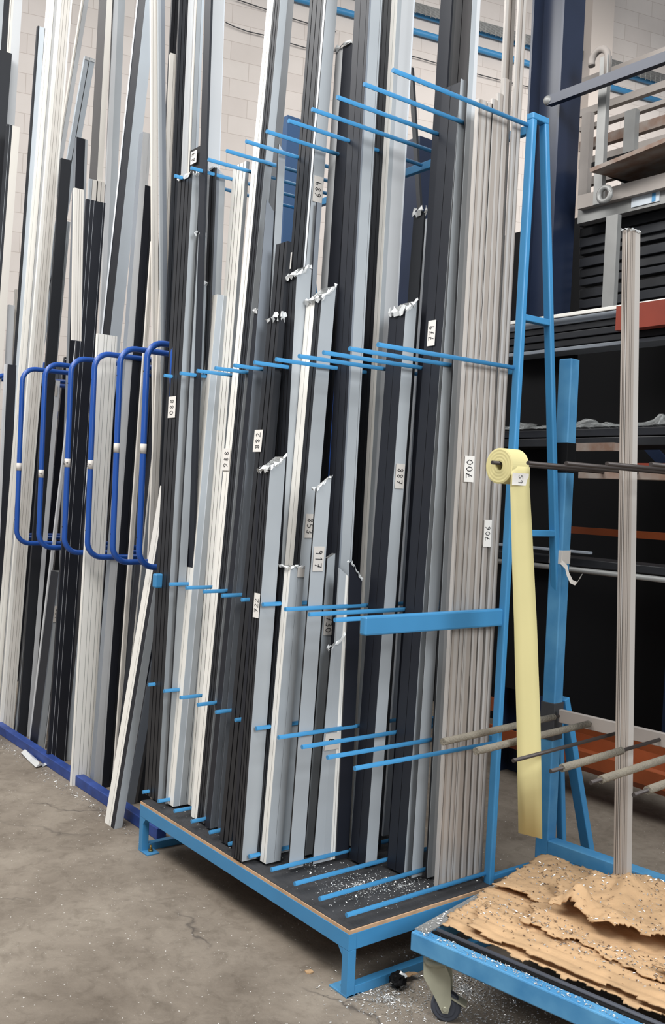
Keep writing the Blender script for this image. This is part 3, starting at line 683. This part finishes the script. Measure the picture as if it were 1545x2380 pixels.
# ================================================================== cart with cardboard
CP = np.array([.2105, -.5296, 0.]); a1, a2 = math.radians(9.5), math.radians(102.)
c1_, c2_ = np.array([math.cos(a1), math.sin(a1), 0]), np.array([math.cos(a2), math.sin(a2), 0]); CU, CV, CZ = 1.25, .77, .25
def cl(u, v, z): p = CP+c1_*u+c2_*v; return (p[0], p[1], z)
cart = empty('platform_cart', cl(CU/2, CV/2, 0), 'low light blue steel cart on castors with black bars, loaded with torn cardboard', 'cart')
for q0, q1 in (((0, .02), (CU, .02)), ((0, CV-.02), (CU, CV-.02))):
    part('frame_bar', lambda b: obox(b, cl(q0[0], q0[1], CZ-.0275), cl(q1[0], q1[1], CZ-.0275), .055, .04, side=(0, 0, 1)), 'bluew', cart, .004)
for u in (.02, CU-.02):
    part('frame_bar', lambda b: obox(b, cl(u, .04, CZ-.0275), cl(u, CV-.04, CZ-.0275), .055, .04, side=(0, 0, 1)), 'bluew', cart, .003)
part('edge_strip', lambda b: obox(b, cl(.02, .02, CZ+.001), cl(.02, CV-.01, CZ+.001), .003, .042, side=(0, 0, 1)), 'steel', cart, 0)
for k, v in enumerate((.052, .072)):
    part('black_bar', lambda b: tube(b, [cl(.045, v, CZ-.006), cl(CU-.04, v, CZ-.006)], .0085, 12), 'rubber' if k % 2 else 'blk', cart, 0)
for v in (.22, .34, .46, .58, .70):
    part('black_bar', lambda b: tube(b, [cl(.045, v, CZ-.012), cl(CU-.04, v, CZ-.012)], .009, 10), 'blk', cart, 0)
def caster(u, v, ang):
    c = np.array(cl(u, v, 0)); tx, ty = math.cos(ang), math.sin(ang); d = Vector((tx, ty, 0)); s = Vector((-ty, tx, 0)); c = Vector(tuple(c)); zt = CZ-.055
    r = part('castor', lambda b: (obox(b, c+Vector((0, 0, zt-.004)), c+Vector((0, 0, zt)), .07, .07, side=sd), tube(b, [c+Vector((0, 0, zt-.004)), c+Vector((0, 0, zt-.014))], .034, 24),
         tube(b, [c+Vector((0, 0, zt-.014)), c+Vector((0, 0, zt-.022)), c+Vector((0, 0, zt-.034))], [.030, .037, .036], 24)), 'cast', cart, 0)
    w_ = c+d*.035; R_ = .043
    def fork(b):
        for q in (-1, 1):
            o_ = s*(q*.019); pr = [(-.032, zt-.03), (.03, zt-.03), (.045, zt-.06), (.05, R_+.02), (.043, R_-.012), (.028, R_-.012), (.004, R_+.03), (-.03, zt-.07)]
            f0 = [b.verts.new(c+d*x+o_+Vector((0, 0, z))) for x, z in pr]; f1 = [b.verts.new(c+d*x+o_+s*(q*.003)+Vector((0, 0, z))) for x, z in pr]
            b.faces.new(f0); b.faces.new(f1[::-1])
            for i in range(len(pr)): b.faces.new((f0[i], f0[(i+1) % 8], f1[(i+1) % 8], f1[i]))
        obox(b, c+Vector((0, 0, zt-.032))-d*.03, c+Vector((0, 0, zt-.032))+d*.03, .044, .004, side=tuple(s))
    part('fork', fork, 'cast', r, .001)
    def wheel(b):
        pf = [(.010, .016), (.026, .016), (.030, .013), (.038, .013), (R_, .009), (R_, -.009), (.038, -.013), (.030, -.013), (.026, -.016), (.010, -.016)]; n = 36; rg = []
        for rr, t in pf: rg.append([b.verts.new(w_+Vector((0, 0, R_))+d*(rr*math.cos(2*PI*k/n))+Vector((0, 0, rr*math.sin(2*PI*k/n)))+s*t) for k in range(n)])
        for x, y in zip(rg, rg[1:]):
            for k in range(n): b.faces.new((x[k], x[(k+1) % n], y[(k+1) % n], y[k]))
        b.faces.new(rg[0]); b.faces.new(rg[-1][::-1])
    part('wheel', wheel, 'rubber', r, 0)
    part('axle_bolt', lambda b: tube(b, [w_+Vector((0, 0, R_))-s*.026, w_+Vector((0, 0, R_))+s*.026], .006, 10), 'cast', r, 0)
    part('brake_pedal', lambda b: obox(b, w_+Vector((0, 0, R_+.034))+d*.008, w_+Vector((0, 0, R_+.012))+d*.058, .036, .005, side=tuple(s)), 'cast', r, .001)
caster(.055, .055, math.radians(38)); caster(CU-.06, .06, 1.); caster(.06, CV-.06, .5); caster(CU-.06, CV-.06, 2.)

from mathutils import noise as mn
def sheet(name, label, poly, zf, res=.012, jag=.012, th=.004, seed=0, group=None, m_='card'):
    res *= .7
    """torn cardboard: grid cells inside a ragged polygon given in cart (u, v)"""
    P = []
    rnd = random.Random(seed)
    for (x0, y0), (x1, y1) in zip(poly, poly[1:]+poly[:1]):
        n_ = max(2, int(math.hypot(x1-x0, y1-y0)/.03))
        for k in range(n_):
            t = k/n_; dx, dy = x1-x0, y1-y0; L_ = math.hypot(dx, dy); o_ = rnd.uniform(-jag, jag); P.append((x0+dx*t-dy/L_*o_, y0+dy*t+dx/L_*o_))
    def inside(u, v):
        c = False
        for (x0, y0), (x1, y1) in zip(P, P[1:]+P[:1]):
            if (y0 > v) != (y1 > v) and u < (x1-x0)*(v-y0)/(y1-y0)+x0: c = not c
        return c
    us = [p[0] for p in P]; vs = [p[1] for p in P]; bm = bmesh.new(); V = {}
    nu, nv = int((max(us)-min(us))/res)+1, int((max(vs)-min(vs))/res)+1
    def vert(i, j):
        if (i, j) not in V:
            u, v = min(us)+i*res, min(vs)+j*res; h = mn.random_unit_vector()*0
            uu, vv = u+rnd.uniform(-.003, .003), v+rnd.uniform(-.003, .003)
            V[i, j] = bm.verts.new(cl(uu, vv, zf(u, v)))
        return V[i, j]
    for i in range(nu):
        for j in range(nv):
            if inside(min(us)+(i+.5)*res, min(vs)+(j+.5)*res): bm.faces.new((vert(i, j), vert(i+1, j), vert(i+1, j+1), vert(i, j+1)))
    p0 = list(V.values())[0].co.copy()
    o = link(name, bm, m_, None, smooth=True, loc=tuple(p0)); md = o.modifiers.new('s', 'SOLIDIFY'); md.thickness = th; md.offset = 1
    tag(o, label, 'cardboard', group); return o
def nz(u, v, s, seed=0): return mn.noise(Vector((u*s, v*s, seed*7.3)))
GC = 'torn cardboard sheets on the cart'
sheet('cardboard_sheet', 'flat brown cardboard sheet lying lowest on the cart, its left end ragged', [(.05, .088), (1.22, .088), (1.22, .75), (.02, .75), (.02, .2)],
      lambda u, v: CZ+.006+.003*nz(u, v, 9)+.0025*math.sin(v*160), seed=1, group=GC)
sheet('cardboard_sheet', 'narrow brown cardboard layers along the front of the cart beside the black bars', [(.13, .10), (1.2, .095), (1.21, .30), (.07, .29)],
      lambda u, v: CZ+.018+.004*nz(u, v, 12, 2)+.006*abs(math.sin(v*70)), seed=2, group=GC, jag=.008)
sheet('cardboard_sheet', 'brown cardboard sheet with silvery chips in the far left corner of the cart', [(.02, .42), (.5, .40), (.52, .755), (.01, .765)],
      lambda u, v: CZ+.022+.010*nz(u, v, 8, 3)+.005*nz(u, v, 35, 3)+.03*max(0, .16-abs(u-.13))*(v > .4), seed=3, group=GC)
sheet('cardboard_sheet', 'long middle cardboard sheet with torn dark-shadowed edges under the crumpled one', [(.22, .24), (.8, .20), (1.21, .26), (1.2, .6), (.2, .5)],
      lambda u, v: CZ+.034+.012*nz(u, v, 6, 4)+.006*nz(u, v, 30, 4)+.01*max(0, .35-u), seed=4, group=GC, jag=.02)
def topz(u, v):
    e = max(0, .42-v)
    return CZ+.062+.022*nz(u, v, 5, 5)+.014*nz(u, v, 14, 6)+.006*nz(u, v, 40, 9)+.05*math.exp(-abs(u-.40)/.06-abs(v-.60)/.12)+.05*math.exp(-((u-.34)**2+(v-.37)**2)/.0012)+.02*math.exp(-((v-.36)**2)/.003)
sheet('cardboard_sheet', 'crumpled raised cardboard sheet on top of the pile with a folded peak', [(.20, .50), (.27, .33), (.45, .30), (.62, .36), (.9, .42), (1.2, .5), (1.2, .74), (.36, .76)],
      topz, seed=5, group=GC, jag=.02)
sheet('cardboard_sheet', 'torn flap of cardboard at the near right of the cart', [(.62, .22), (.9, .18), (1.2, .2), (1.21, .34), (.66, .33)],
      lambda u, v: CZ+.052+.014*nz(u, v, 8, 8), seed=6, group=GC, jag=.02)

# ================================================================== litter and swarf
def flakes(name, label, pts, size, m_, seed=3):
    rnd = random.Random(seed); bm = bmesh.new()
    for (x, y, z) in pts:
        c = Vector((x, y, z+rnd.uniform(.0005, .003))); s = rnd.uniform(.4, 1.4)*size; a_ = rnd.uniform(0, 6.3)
        u = Vector((math.cos(a_), math.sin(a_), rnd.uniform(-.5, .5)))*s; v = Vector((-math.sin(a_), math.cos(a_), rnd.uniform(-.4, .6)))*s*rnd.uniform(.25, .6)
        q = [c-u, c+v*.6+Vector((0, 0, s*.3)), c+u, c-v]
        lo = min(p.z for p in q)
        if lo < z: q = [p+Vector((0, 0, z-lo+.0003)) for p in q]
        vs = [bm.verts.new(p) for p in q]; bm.faces.new(vs[:3]); bm.faces.new((vs[0], vs[2], vs[3]))
    o = link(name, bm, m_, None, smooth=None); tag(o, label, 'swarf', kind='stuff'); return o
rnd = random.Random(11)
def ell(cx, cy, rx, ry, n_, z, ang=0.):
    out = []
    for _ in range(n_):
        r, t = rnd.gauss(0, .5), rnd.uniform(0, 6.28); x, y = rx*r*math.cos(t), ry*r*math.sin(t)
        out.append((cx+x*math.cos(ang)-y*math.sin(ang), cy+x*math.sin(ang)+y*math.cos(ang), z))
    return out
dp = [p for p in ell(-.2, -.38, .16, .2, 900, ZT+.0006)+ell(-.12, -.25, .1, .3, 500, ZT+.0006)+ell(-.45, -.42, .35, .15, 250, ZT+.0006)+ell(-.9, -.53, .4, .06, 130, ZT+.0006) if XL+.01 < p[0] < XR-.012 and YF+.01 < p[1] < .02]
flakes('metal_swarf', 'fine silver metal swarf strewn on the black deck of the light blue rack', dp, .003, 'swarf', 4)
g1 = onz(1080, 2300, 0); g2 = onz(900, 2320, 0); g3 = onz(1200, 2400, 0)
fp = ell(g1[0], g1[1], .34, .26, 3200, 0)+ell(g2[0], g2[1], .24, .18, 1300, 0)+ell(g3[0], g3[1], .3, .2, 1200, 0)
fp = [p for p in fp if not (XL < p[0] < XR+.001 and YF-.06 < p[1] < .5 and p[0] < XR+.002 and p[0] > XR-.035)]
flakes('metal_swarf', 'silver metal swarf scattered on the floor under the cart corner', fp, .0034, 'swarf', 5)
cp_ = []
for _ in range(380): cp_.append(cl(rnd.uniform(.003, .037), rnd.uniform(.02, .76), CZ+.003))
for _ in range(420): cp_.append(cl(rnd.betavariate(1, 2.2)*CU*.98+.01, rnd.uniform(.004, .036), CZ+.0005))
flakes('metal_swarf', 'silver metal swarf lying along the blue rims of the cart', cp_, .0036, 'swarf', 6)
dep = bpy.context.evaluated_depsgraph_get(); dep.update()
cc_ = []
for _ in range(4200):
    u, v = rnd.uniform(.03, 1.2), rnd.choice((rnd.uniform(.13, .75), rnd.gauss(.62, .1), rnd.gauss(.27, .05)))
    if not .12 < v < .75: continue
    x, y, _z = cl(u, v, 0); hit = scene.ray_cast(dep, (x, y, CZ+.3), (0, 0, -1), distance=.31)
    if hit[0] and hit[1].z > CZ: cc_.append((x, y, hit[1].z))
flakes('metal_swarf', 'silver metal chips sprinkled over the cardboard on the cart', cc_[::2], .004, 'swarf', 7)
flakes('cardboard_crumbs', 'dark brown crumbs sprinkled over the cardboard on the cart', cc_[1::3], .0042, mat('dark_crumbs', (96, 74, 56), .9), 8)
lp_ = []
for k in range(700):
    t = rnd.uniform(0, 1); x = -1.5-2.6*t; lp_.append((x, -.53-abs(rnd.gauss(0, .03)), 0.))
flakes('metal_swarf', 'pale metal swarf lying along the dark blue floor rail', lp_, .004, 'swarf', 9)
def crumple(name, label, cat, c, r, m_, seed, flat=.6, m2=None):
    bm = bmesh.new(); bmesh.ops.create_icosphere(bm, subdivisions=3, radius=r); rnd2 = random.Random(seed)
    for v in bm.verts:
        n_ = mn.noise(v.co/r*2.2+Vector((seed, 0, 0))); v.co *= 1+.45*n_; v.co.z *= flat; v.co += Vector((rnd2.uniform(-1, 1), rnd2.uniform(-1, 1), rnd2.uniform(-1, 1)))*r*.06
    z0 = min(v.co.z for v in bm.verts)
    for v in bm.verts: v.co += Vector((c[0], c[1], c[2]-z0))
    if m2:
        for i, f in enumerate(bm.faces):
            if mn.noise(f.calc_center_median()*28) > .12: f.material_index = 1
    o = link(name, bm, [m_]+([m2] if m2 else []), None, smooth=None, loc=(c[0], c[1], c[2])); tag(o, label, cat); return o
g = onz(905, 2283, 0); g[0] = max(g[0], XR+.035); crumple('crumpled_bag', 'crumpled black and white plastic bag on the floor beside the rack rail', 'bag', g, .026, 'blk', 2, .8, 'film')
def scrap(label, c, poly, h=.004, tilt=0.):
    bm = bmesh.new(); lo = [bm.verts.new((c[0]+x, c[1]+y, c[2]+.0005+tilt*(x+.04))) for x, y in poly]; hi = [bm.verts.new(v.co+Vector((0, 0, h))) for v in lo]; n_ = len(poly)
    bm.faces.new(hi); bm.faces.new(lo[::-1])
    for i in range(n_): bm.faces.new((lo[i], lo[(i+1) % n_], hi[(i+1) % n_], hi[i]))
    o = link('cardboard_scrap', bm, 'card', None, smooth=None, loc=tuple(c)); tag(o, label, 'cardboard'); return o
scrap('small torn brown cardboard scrap beside the crumpled bag', onz(943, 2275, 0), [(-.03, -.02), (-.012, -.028), (.0, -.02), (.018, -.026), (.028, -.008), (.022, .006), (.032, .02), (.01, .026), (-.004, .018), (-.02, .026), (-.034, .006)], tilt=.3)
scrap('tiny brown cardboard scrap alone on the concrete near the rack corner', onz(718, 2260, 0), [(-.012, -.008), (.002, -.012), (.012, -.004), (.010, .010), (-.006, .012)])
def wrapper(label, name, P_, m_='film', seed=1):
    rnd2 = random.Random(seed); bm = bmesh.new(); A_ = [onz(x, y, .003) for x, y in P_]
    r0 = [bm.verts.new((p[0]+rnd2.uniform(-.01, .01), p[1]-.02, .002+rnd2.uniform(0, .01))) for p in A_]; r1 = [bm.verts.new((p[0], p[1], .012+rnd2.uniform(0, .02))) for p in A_]
    r2 = [bm.verts.new((p[0]+rnd2.uniform(-.01, .01), p[1]+.02, .002+rnd2.uniform(0, .01))) for p in A_]
    for x, y in ((r0, r1), (r1, r2)):
        for i in range(len(A_)-1): bm.faces.new((x[i], x[i+1], y[i+1], y[i]))
    o = link(name, bm, m_, None, smooth=None, loc=tuple(A_[0])); tag(o, label, 'film'); return o
wrapper('torn clear plastic film lying on concrete at the left before the blue rail', 'film_scrap', [(58, 1752), (75, 1768), (92, 1784), (104, 1780), (122, 1768)])

# ================================================================== services on the wall
def wtube(name, label, cat, P_, r, m_, off, group=None):
    bm = bmesh.new(); pts = [onwall(x, y, off) for x, y in P_]; tube(bm, [tuple(p) for p in pts], r, 10); o = link(name, bm, m_, None, smooth=None); tag(o, label, cat, group); return o
wtube('trunking', 'upper bright blue conduit running along the blockwork wall', 'conduit', [(800, -18), (965, 31), (1170, 90), (1560, 205)], .036, 'blue', .06)
wtube('trunking', 'lower bright blue conduit running along the blockwork wall', 'conduit', [(600, -30), (700, 0), (963, 73), (1168, 131), (1560, 243)], .036, 'blue', .06)
wtube('cable', 'thin dark upper cable sagging across the white blockwork', 'cable', [(548, -2), (616, 21), (673, 41), (719, 55), (780, 74)], .006, 'grey', .05)
wtube('cable', 'thin dark lower cable sagging across the white blockwork', 'cable', [(524, 52), (545, 62), (575, 73), (611, 81), (662, 97), (713, 112), (860, 128), (960, 131), (1012, 146), (1108, 172), (1150, 183), (1240, 205)], .006, 'grey', .05)
bm = bmesh.new(); y_ = lambda x: 8+(x-965)*.29
for k in range(9):
    for dy in (0, ):
        pa, pb = onwall(850, y_(850)-2+k*2.6, .16), onwall(1545, y_(1545)-2+k*2.6, .16); tube(bm, [tuple(pa), tuple(pb)], .006, 6)
for k in range(60):
    x = 850+k*11.6; pa, pb = onwall(x, y_(x)-3, .16), onwall(x, y_(x)+21, .16); tube(bm, [tuple(pa), tuple(pb)], .006, 6)
    pa = onwall(x, y_(x)+21, .16); pb = onwall(x, y_(x)+21, .03); tube(bm, [tuple(pa), tuple(pb)], .005, 6)
tag(link('cable_tray', bm, 'steel', None, smooth=None), 'galvanised wire cable tray fixed high along the blockwork wall', 'cable tray')
sA = (onwall(1342, 40)-W0)@wd; sB = (onwall(1392, 40)-W0)@wd
wallq('trim_1', sA, sB, 0, 8.5, 'wallc', thick=.35, off=.3)

# ================================================================== columns behind the racks
def hcol(label, x, y, Y, wf=.2, dp_=.18, t=.014):
    c = ony(x, y, Y); bm = bmesh.new()
    box(bm, (c[0]-wf/2-t, c[1]-dp_/2, 0), (c[0]-wf/2, c[1]+dp_/2, 7)); box(bm, (c[0]+wf/2, c[1]-dp_/2, 0), (c[0]+wf/2+t, c[1]+dp_/2, 7)); box(bm, (c[0]-wf/2, c[1]-.005, 0), (c[0]+wf/2, c[1]+.005, 7))
    o = link('steel_column', bm, 'navy', None, smooth=None, loc=(c[0], c[1], 0)); tag(o, label, 'column'); return c
cc0 = hcol('big navy painted steel column behind the A-frame rack', 1274, 500, 1.66, .195, .17)
def bbox(name, label, cat, x0, x1, y0, Y, dy, m_, zbot=0.):
    p, q_ = ony(x0, y0, Y), ony(x1, y0, Y); bm = bmesh.new(); box(bm, (p[0], Y, zbot), (q_[0], Y+dy, p[2])); o = link(name, bm, m_, None, smooth=None, loc=(p[0], Y, zbot)); tag(o, label, cat); return o
bbox('steel_post', 'blue steel post with level top seen between profiles under the top prongs', 'post', 634, 668, 284, .9, .1, mat('steel_blue_paint', (60, 90, 128), .5))
bbox('steel_post', 'navy steel post between the torn dark profile and the black one stickered 779', 'post', 938, 975, 330, .8, .1, 'navy')

# ================================================================== storage racking with stillage on the right
def hb(parent, name, x1, yt, yb_, x2, Y, th, m_, bev=.0015):
    p, q_ = ony(x1, yt, Y), ony(x1, yb_, Y); r_ = ony(x2, yt, Y)
    for _ in range(25):
        y2 = proj((r_[0], Y, p[2]))[1]; r_ = ony(x2, y2, Y)
    bm = bmesh.new(); box(bm, (p[0], Y, q_[2]), (r_[0], Y+th, p[2])); o = link(name, bm, m_, parent, smooth=None, loc=None)
    return o
XE = 1640
rk = empty('cantilever_rack', (-.6, 2.1, 0), 'dark storage racking with orange and red arms behind the light blue rack', 'rack')
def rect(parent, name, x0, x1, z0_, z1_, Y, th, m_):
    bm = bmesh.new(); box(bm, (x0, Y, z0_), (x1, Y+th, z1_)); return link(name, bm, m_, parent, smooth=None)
XA, XB_ = -2.2, 1.2
zt_ = ony(1345, 505, 2.5)[2]
rect(rk, 'void_shade_back', XA-1.0, XB_+1, 0, zt_, 2.5, .03, 'blk')  # black sheet added for the unlit depth of the racking, shade as colour
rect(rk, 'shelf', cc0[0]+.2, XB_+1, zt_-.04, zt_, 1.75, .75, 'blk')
rect(rk, 'void_shade_end', XA-1.0, XA-.97, 0, zt_, 1.75, .75, 'blk')  # added end of the same dark enclosure, standing in for shade
for Xp in (-1.95, -.78, .35):
    rect(rk, 'upright', Xp-.05, Xp+.05, 0, zt_-.04, 2.3, .12, 'navy')
part('brace', lambda b: obox(b, (-1.1, 2.25, 1.95), (-.6, 2.25, 1.5), .06, .02), 'navy', rk, 0)
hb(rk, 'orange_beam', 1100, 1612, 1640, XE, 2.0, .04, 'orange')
p_, q_ = ony(1120, 800, 1.47), ony(1338, 800, 1.47)
rect(rk, 'void_shade_front', p_[0], q_[0], .5, p_[2], 1.47, .02, 'blk')  # black sheet added where the racking only lies in shade
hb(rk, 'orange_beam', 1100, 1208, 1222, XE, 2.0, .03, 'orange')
hb(rk, 'red_beam', 1432, 712, 768, XE, 1.25, .06, 'red')
hb(rk, 'red_plate', 1432, 1076, 1090, XE, 1.25, .04, 'red')
hb(rk, 'rusty_arm', 1313, 1030, 1048, 1425, 1.2, .05, 'rust')
# orange trays: a trough bent from sheet
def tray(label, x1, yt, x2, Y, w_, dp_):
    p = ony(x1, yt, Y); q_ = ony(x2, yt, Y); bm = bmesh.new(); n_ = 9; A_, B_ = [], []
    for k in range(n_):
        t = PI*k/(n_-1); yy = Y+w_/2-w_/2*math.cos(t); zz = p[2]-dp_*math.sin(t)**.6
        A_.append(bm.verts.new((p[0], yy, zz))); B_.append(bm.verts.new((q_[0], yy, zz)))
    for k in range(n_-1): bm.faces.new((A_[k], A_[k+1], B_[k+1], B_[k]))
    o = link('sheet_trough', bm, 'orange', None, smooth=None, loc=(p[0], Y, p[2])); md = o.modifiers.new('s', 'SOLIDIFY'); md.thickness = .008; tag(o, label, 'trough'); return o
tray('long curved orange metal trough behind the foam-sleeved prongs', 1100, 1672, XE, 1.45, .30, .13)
GS = 'long dark profiles stored lying in the racking'
def lp(label, x1, yt, yb_, x2, Y, m_, th=.06, name='stored_profile', cat='profile', group=GS):
    o = hb(None, name, x1, yt, yb_, x2, Y, th, m_); tag(o, label, cat, group); bevel(o, .003); return o
WHERE = ['topmost', 'second', 'third', 'fourth', 'fifth', 'sixth', 'seventh', 'eighth', 'ninth', 'tenth']
ys = [512, 532, 556, 578, 602, 626, 650, 674, 698]
for k in range(9):
    lp('black stored profile, %s from the top of the stack under the grey stillage' % WHERE[k], 1346, ys[k], ys[k]+(20 if k % 3 else 15), XE, 1.8+.02*(k % 2), 'blkp' if k % 2 else 'D')
lp('bright white tube lying on the stack behind the A-frame', 1160, 750, 758, XE, 1.3, 'W', .012)
for k, (y0, y1, m_) in enumerate(((760, 775, 'H'), (777, 790, 'blkp'), (792, 806, 'D'), (808, 822, 'blkp'), (824, 832, 'H'))):
    lp('dark stored profile, %s below the bright white tube' % ('first' if k == 0 else WHERE[k]), 1160, y0, y1, XE, 1.34+.01*(k % 2), m_, .14)
lp('dark stored beam directly under the crumpled clear film', 1120, 1004, 1020, XE, 1.3, 'D', .3)
lp('second dark stored beam under the crumpled clear film', 1120, 1022, 1040, XE, 1.3, 'blkp', .3)
lp('slim grey stored profile low in the racking behind the blue post', 1150, 1262, 1268, 1368, 1.3, 'H', .03)
lp('dark stored profile above the low silver pipe', 1120, 1276, 1292, XE, 1.36, 'blkp', .2)
bm = bmesh.new(); p = ony(1120, 1300, 1.3); r_ = ony(XE, 1390, 1.3); tube(bm, [tuple(p), (r_[0], 1.3, p[2])], .013, 12)
o = link('stored_pipe', bm, 'steel', None, smooth=None, loc=tuple(p)); tag(o, 'silver pipe lying low in the dark racking', 'pipe')
# crumpled clear film along the shelf
bm = bmesh.new(); p = ony(1120, 1003, 1.28); r_ = ony(XE, 1003, 1.28); rnd = random.Random(5); N_ = 110; rows = []
for j in range(8):
    row = []
    for i in range(N_):
        x = p[0]+(r_[0]-p[0])*i/(N_-1); h = (.035+.07*max(0, mn.noise(Vector((x*4.6, 3., 0)))))*math.sin(PI*min(1, (j+.2)/7.5))
        row.append(bm.verts.new((x+rnd.uniform(-.012, .012), 1.28+.045*j+rnd.uniform(-.015, .015), p[2]+.004+max(0, h*(.7+.5*mn.noise(Vector((x*16, j*.9, 2.))))))))
    rows.append(row)
for a_, b_ in zip(rows, rows[1:]):
    for i in range(N_-1):
        bm.faces.new((a_[i], a_[i+1], b_[i+1], b_[i]))
clear = mat('clear_film', (190, 192, 190), .15, alpha=.32, spec=.9)
o = link('plastic_film', bm, clear, None, smooth=None, loc=tuple(p)); tag(o, 'crumpled clear plastic film spread along the middle shelf of the racking', 'film')
# grey stillage frame with lifting hook on top
sg = empty('steel_stillage', (ony(1400, 480, 1.7)[0], 1.7, ony(1345, 505, 1.75)[2]), 'grey steel stillage frame with hooked lifting bar on top of the racking', 'stillage')
hb(sg, 'side_beam', 1343, 455, 486, XE, 1.66, .05, 'steelw'); hb(sg, 'base_beam', 1343, 486, 520, XE, 1.7, .06, 'steel')
def vb(parent, name, x, yt, yb_, w_, Y, th, m_):
    p, q_ = ony(x, yt, Y), ony(x, yb_, Y); bm = bmesh.new(); box(bm, (p[0]-w_/2, Y, q_[2]), (p[0]+w_/2, Y+th, p[2])); return link(name, bm, m_, parent, smooth=None)
hkc = ony(1400, 132, 1.6)
vb(sg, 'lifting_bar', 1404, 130, 470, .05, 1.6, .03, 'steel')
def hk(b):
    R_ = .05; c = Vector(tuple(hkc))+Vector((-.03, .015, 0)); tube(b, [c+Vector((R_, 0, -.1))]+arc(c, (1, 0, 0), (0, 0, 1), R_, 0, PI*1.12, 12), .018, 12)
part('lifting_hook', hk, 'steelw', sg, 0)
def ring(b):
    c = ony(1405, 452, 1.58); bmr = arc(tuple(c), (1, 0, 0), (0, 0, 1), .035, 0, 2.1*PI, 27); tube(b, bmr, .014, 8)
part('pivot_ring', ring, 'steel', sg, 0)
vb(sg, 'lower_leg', 1422, 500, 712, .07, 1.6, .03, 'steel')
for (yt, yb_, Y, m_) in ((256, 272, 2.1, 'steelw'), (296, 306, 2.1, 'steelw'), (330, 352, 2.1, 'rust'), (372, 392, 2.1, 'steelw'), (418, 436, 2.1, 'steelw')):
    hb(sg, 'cross_member', 1345, yt, yb_, XE, Y, .04, m_)
vb(sg, 'stanchion', 1464, 255, 440, .07, 2.06, .04, 'steel'); vb(sg, 'stanchion', 1362, 262, 470, .06, 2.06, .04, 'steelw')
hb(sg, 'top_bar', 1342, 186, 214, XE, 2.0, .03, 'steelw')
pb = part('brown_board', lambda b: obox(b, tuple(ony(1440, 412, 1.75)), tuple(ony(1640, 335, 1.75)), .5, .02, side=(0, 1, .1)), 'rust', sg, 0)
# dark square handrail on the column
hrl = hb(None, 'guard_bar', 1272, 222, 244, 1700, cc0[1]-.17, .035, 'navy'); kc = ony(1274, 234, cc0[1]-.16); bm = bmesh.new(); bmesh.ops.create_uvsphere(bm, u_segments=16, v_segments=10, radius=.026); bmesh.ops.translate(bm, verts=bm.verts, vec=tuple(kc)); link('end_knob', bm, 'steel', hrl, smooth=True); tag(hrl, 'dark blue square guard bar fixed across the navy column', 'guard bar')

p = ony(1495, 462, 1.695); bm = bmesh.new(); box(bm, (p[0]-.07, 1.694, p[2]-.03), (p[0]+.09, 1.699, p[2]+.02)); box(bm, (p[0]+.05, 1.692, p[2]-.026), (p[0]+.07, 1.6945, p[2]+.016), 1); link('sign_plate', bm, ['B', 'blue'], sg, smooth=None)
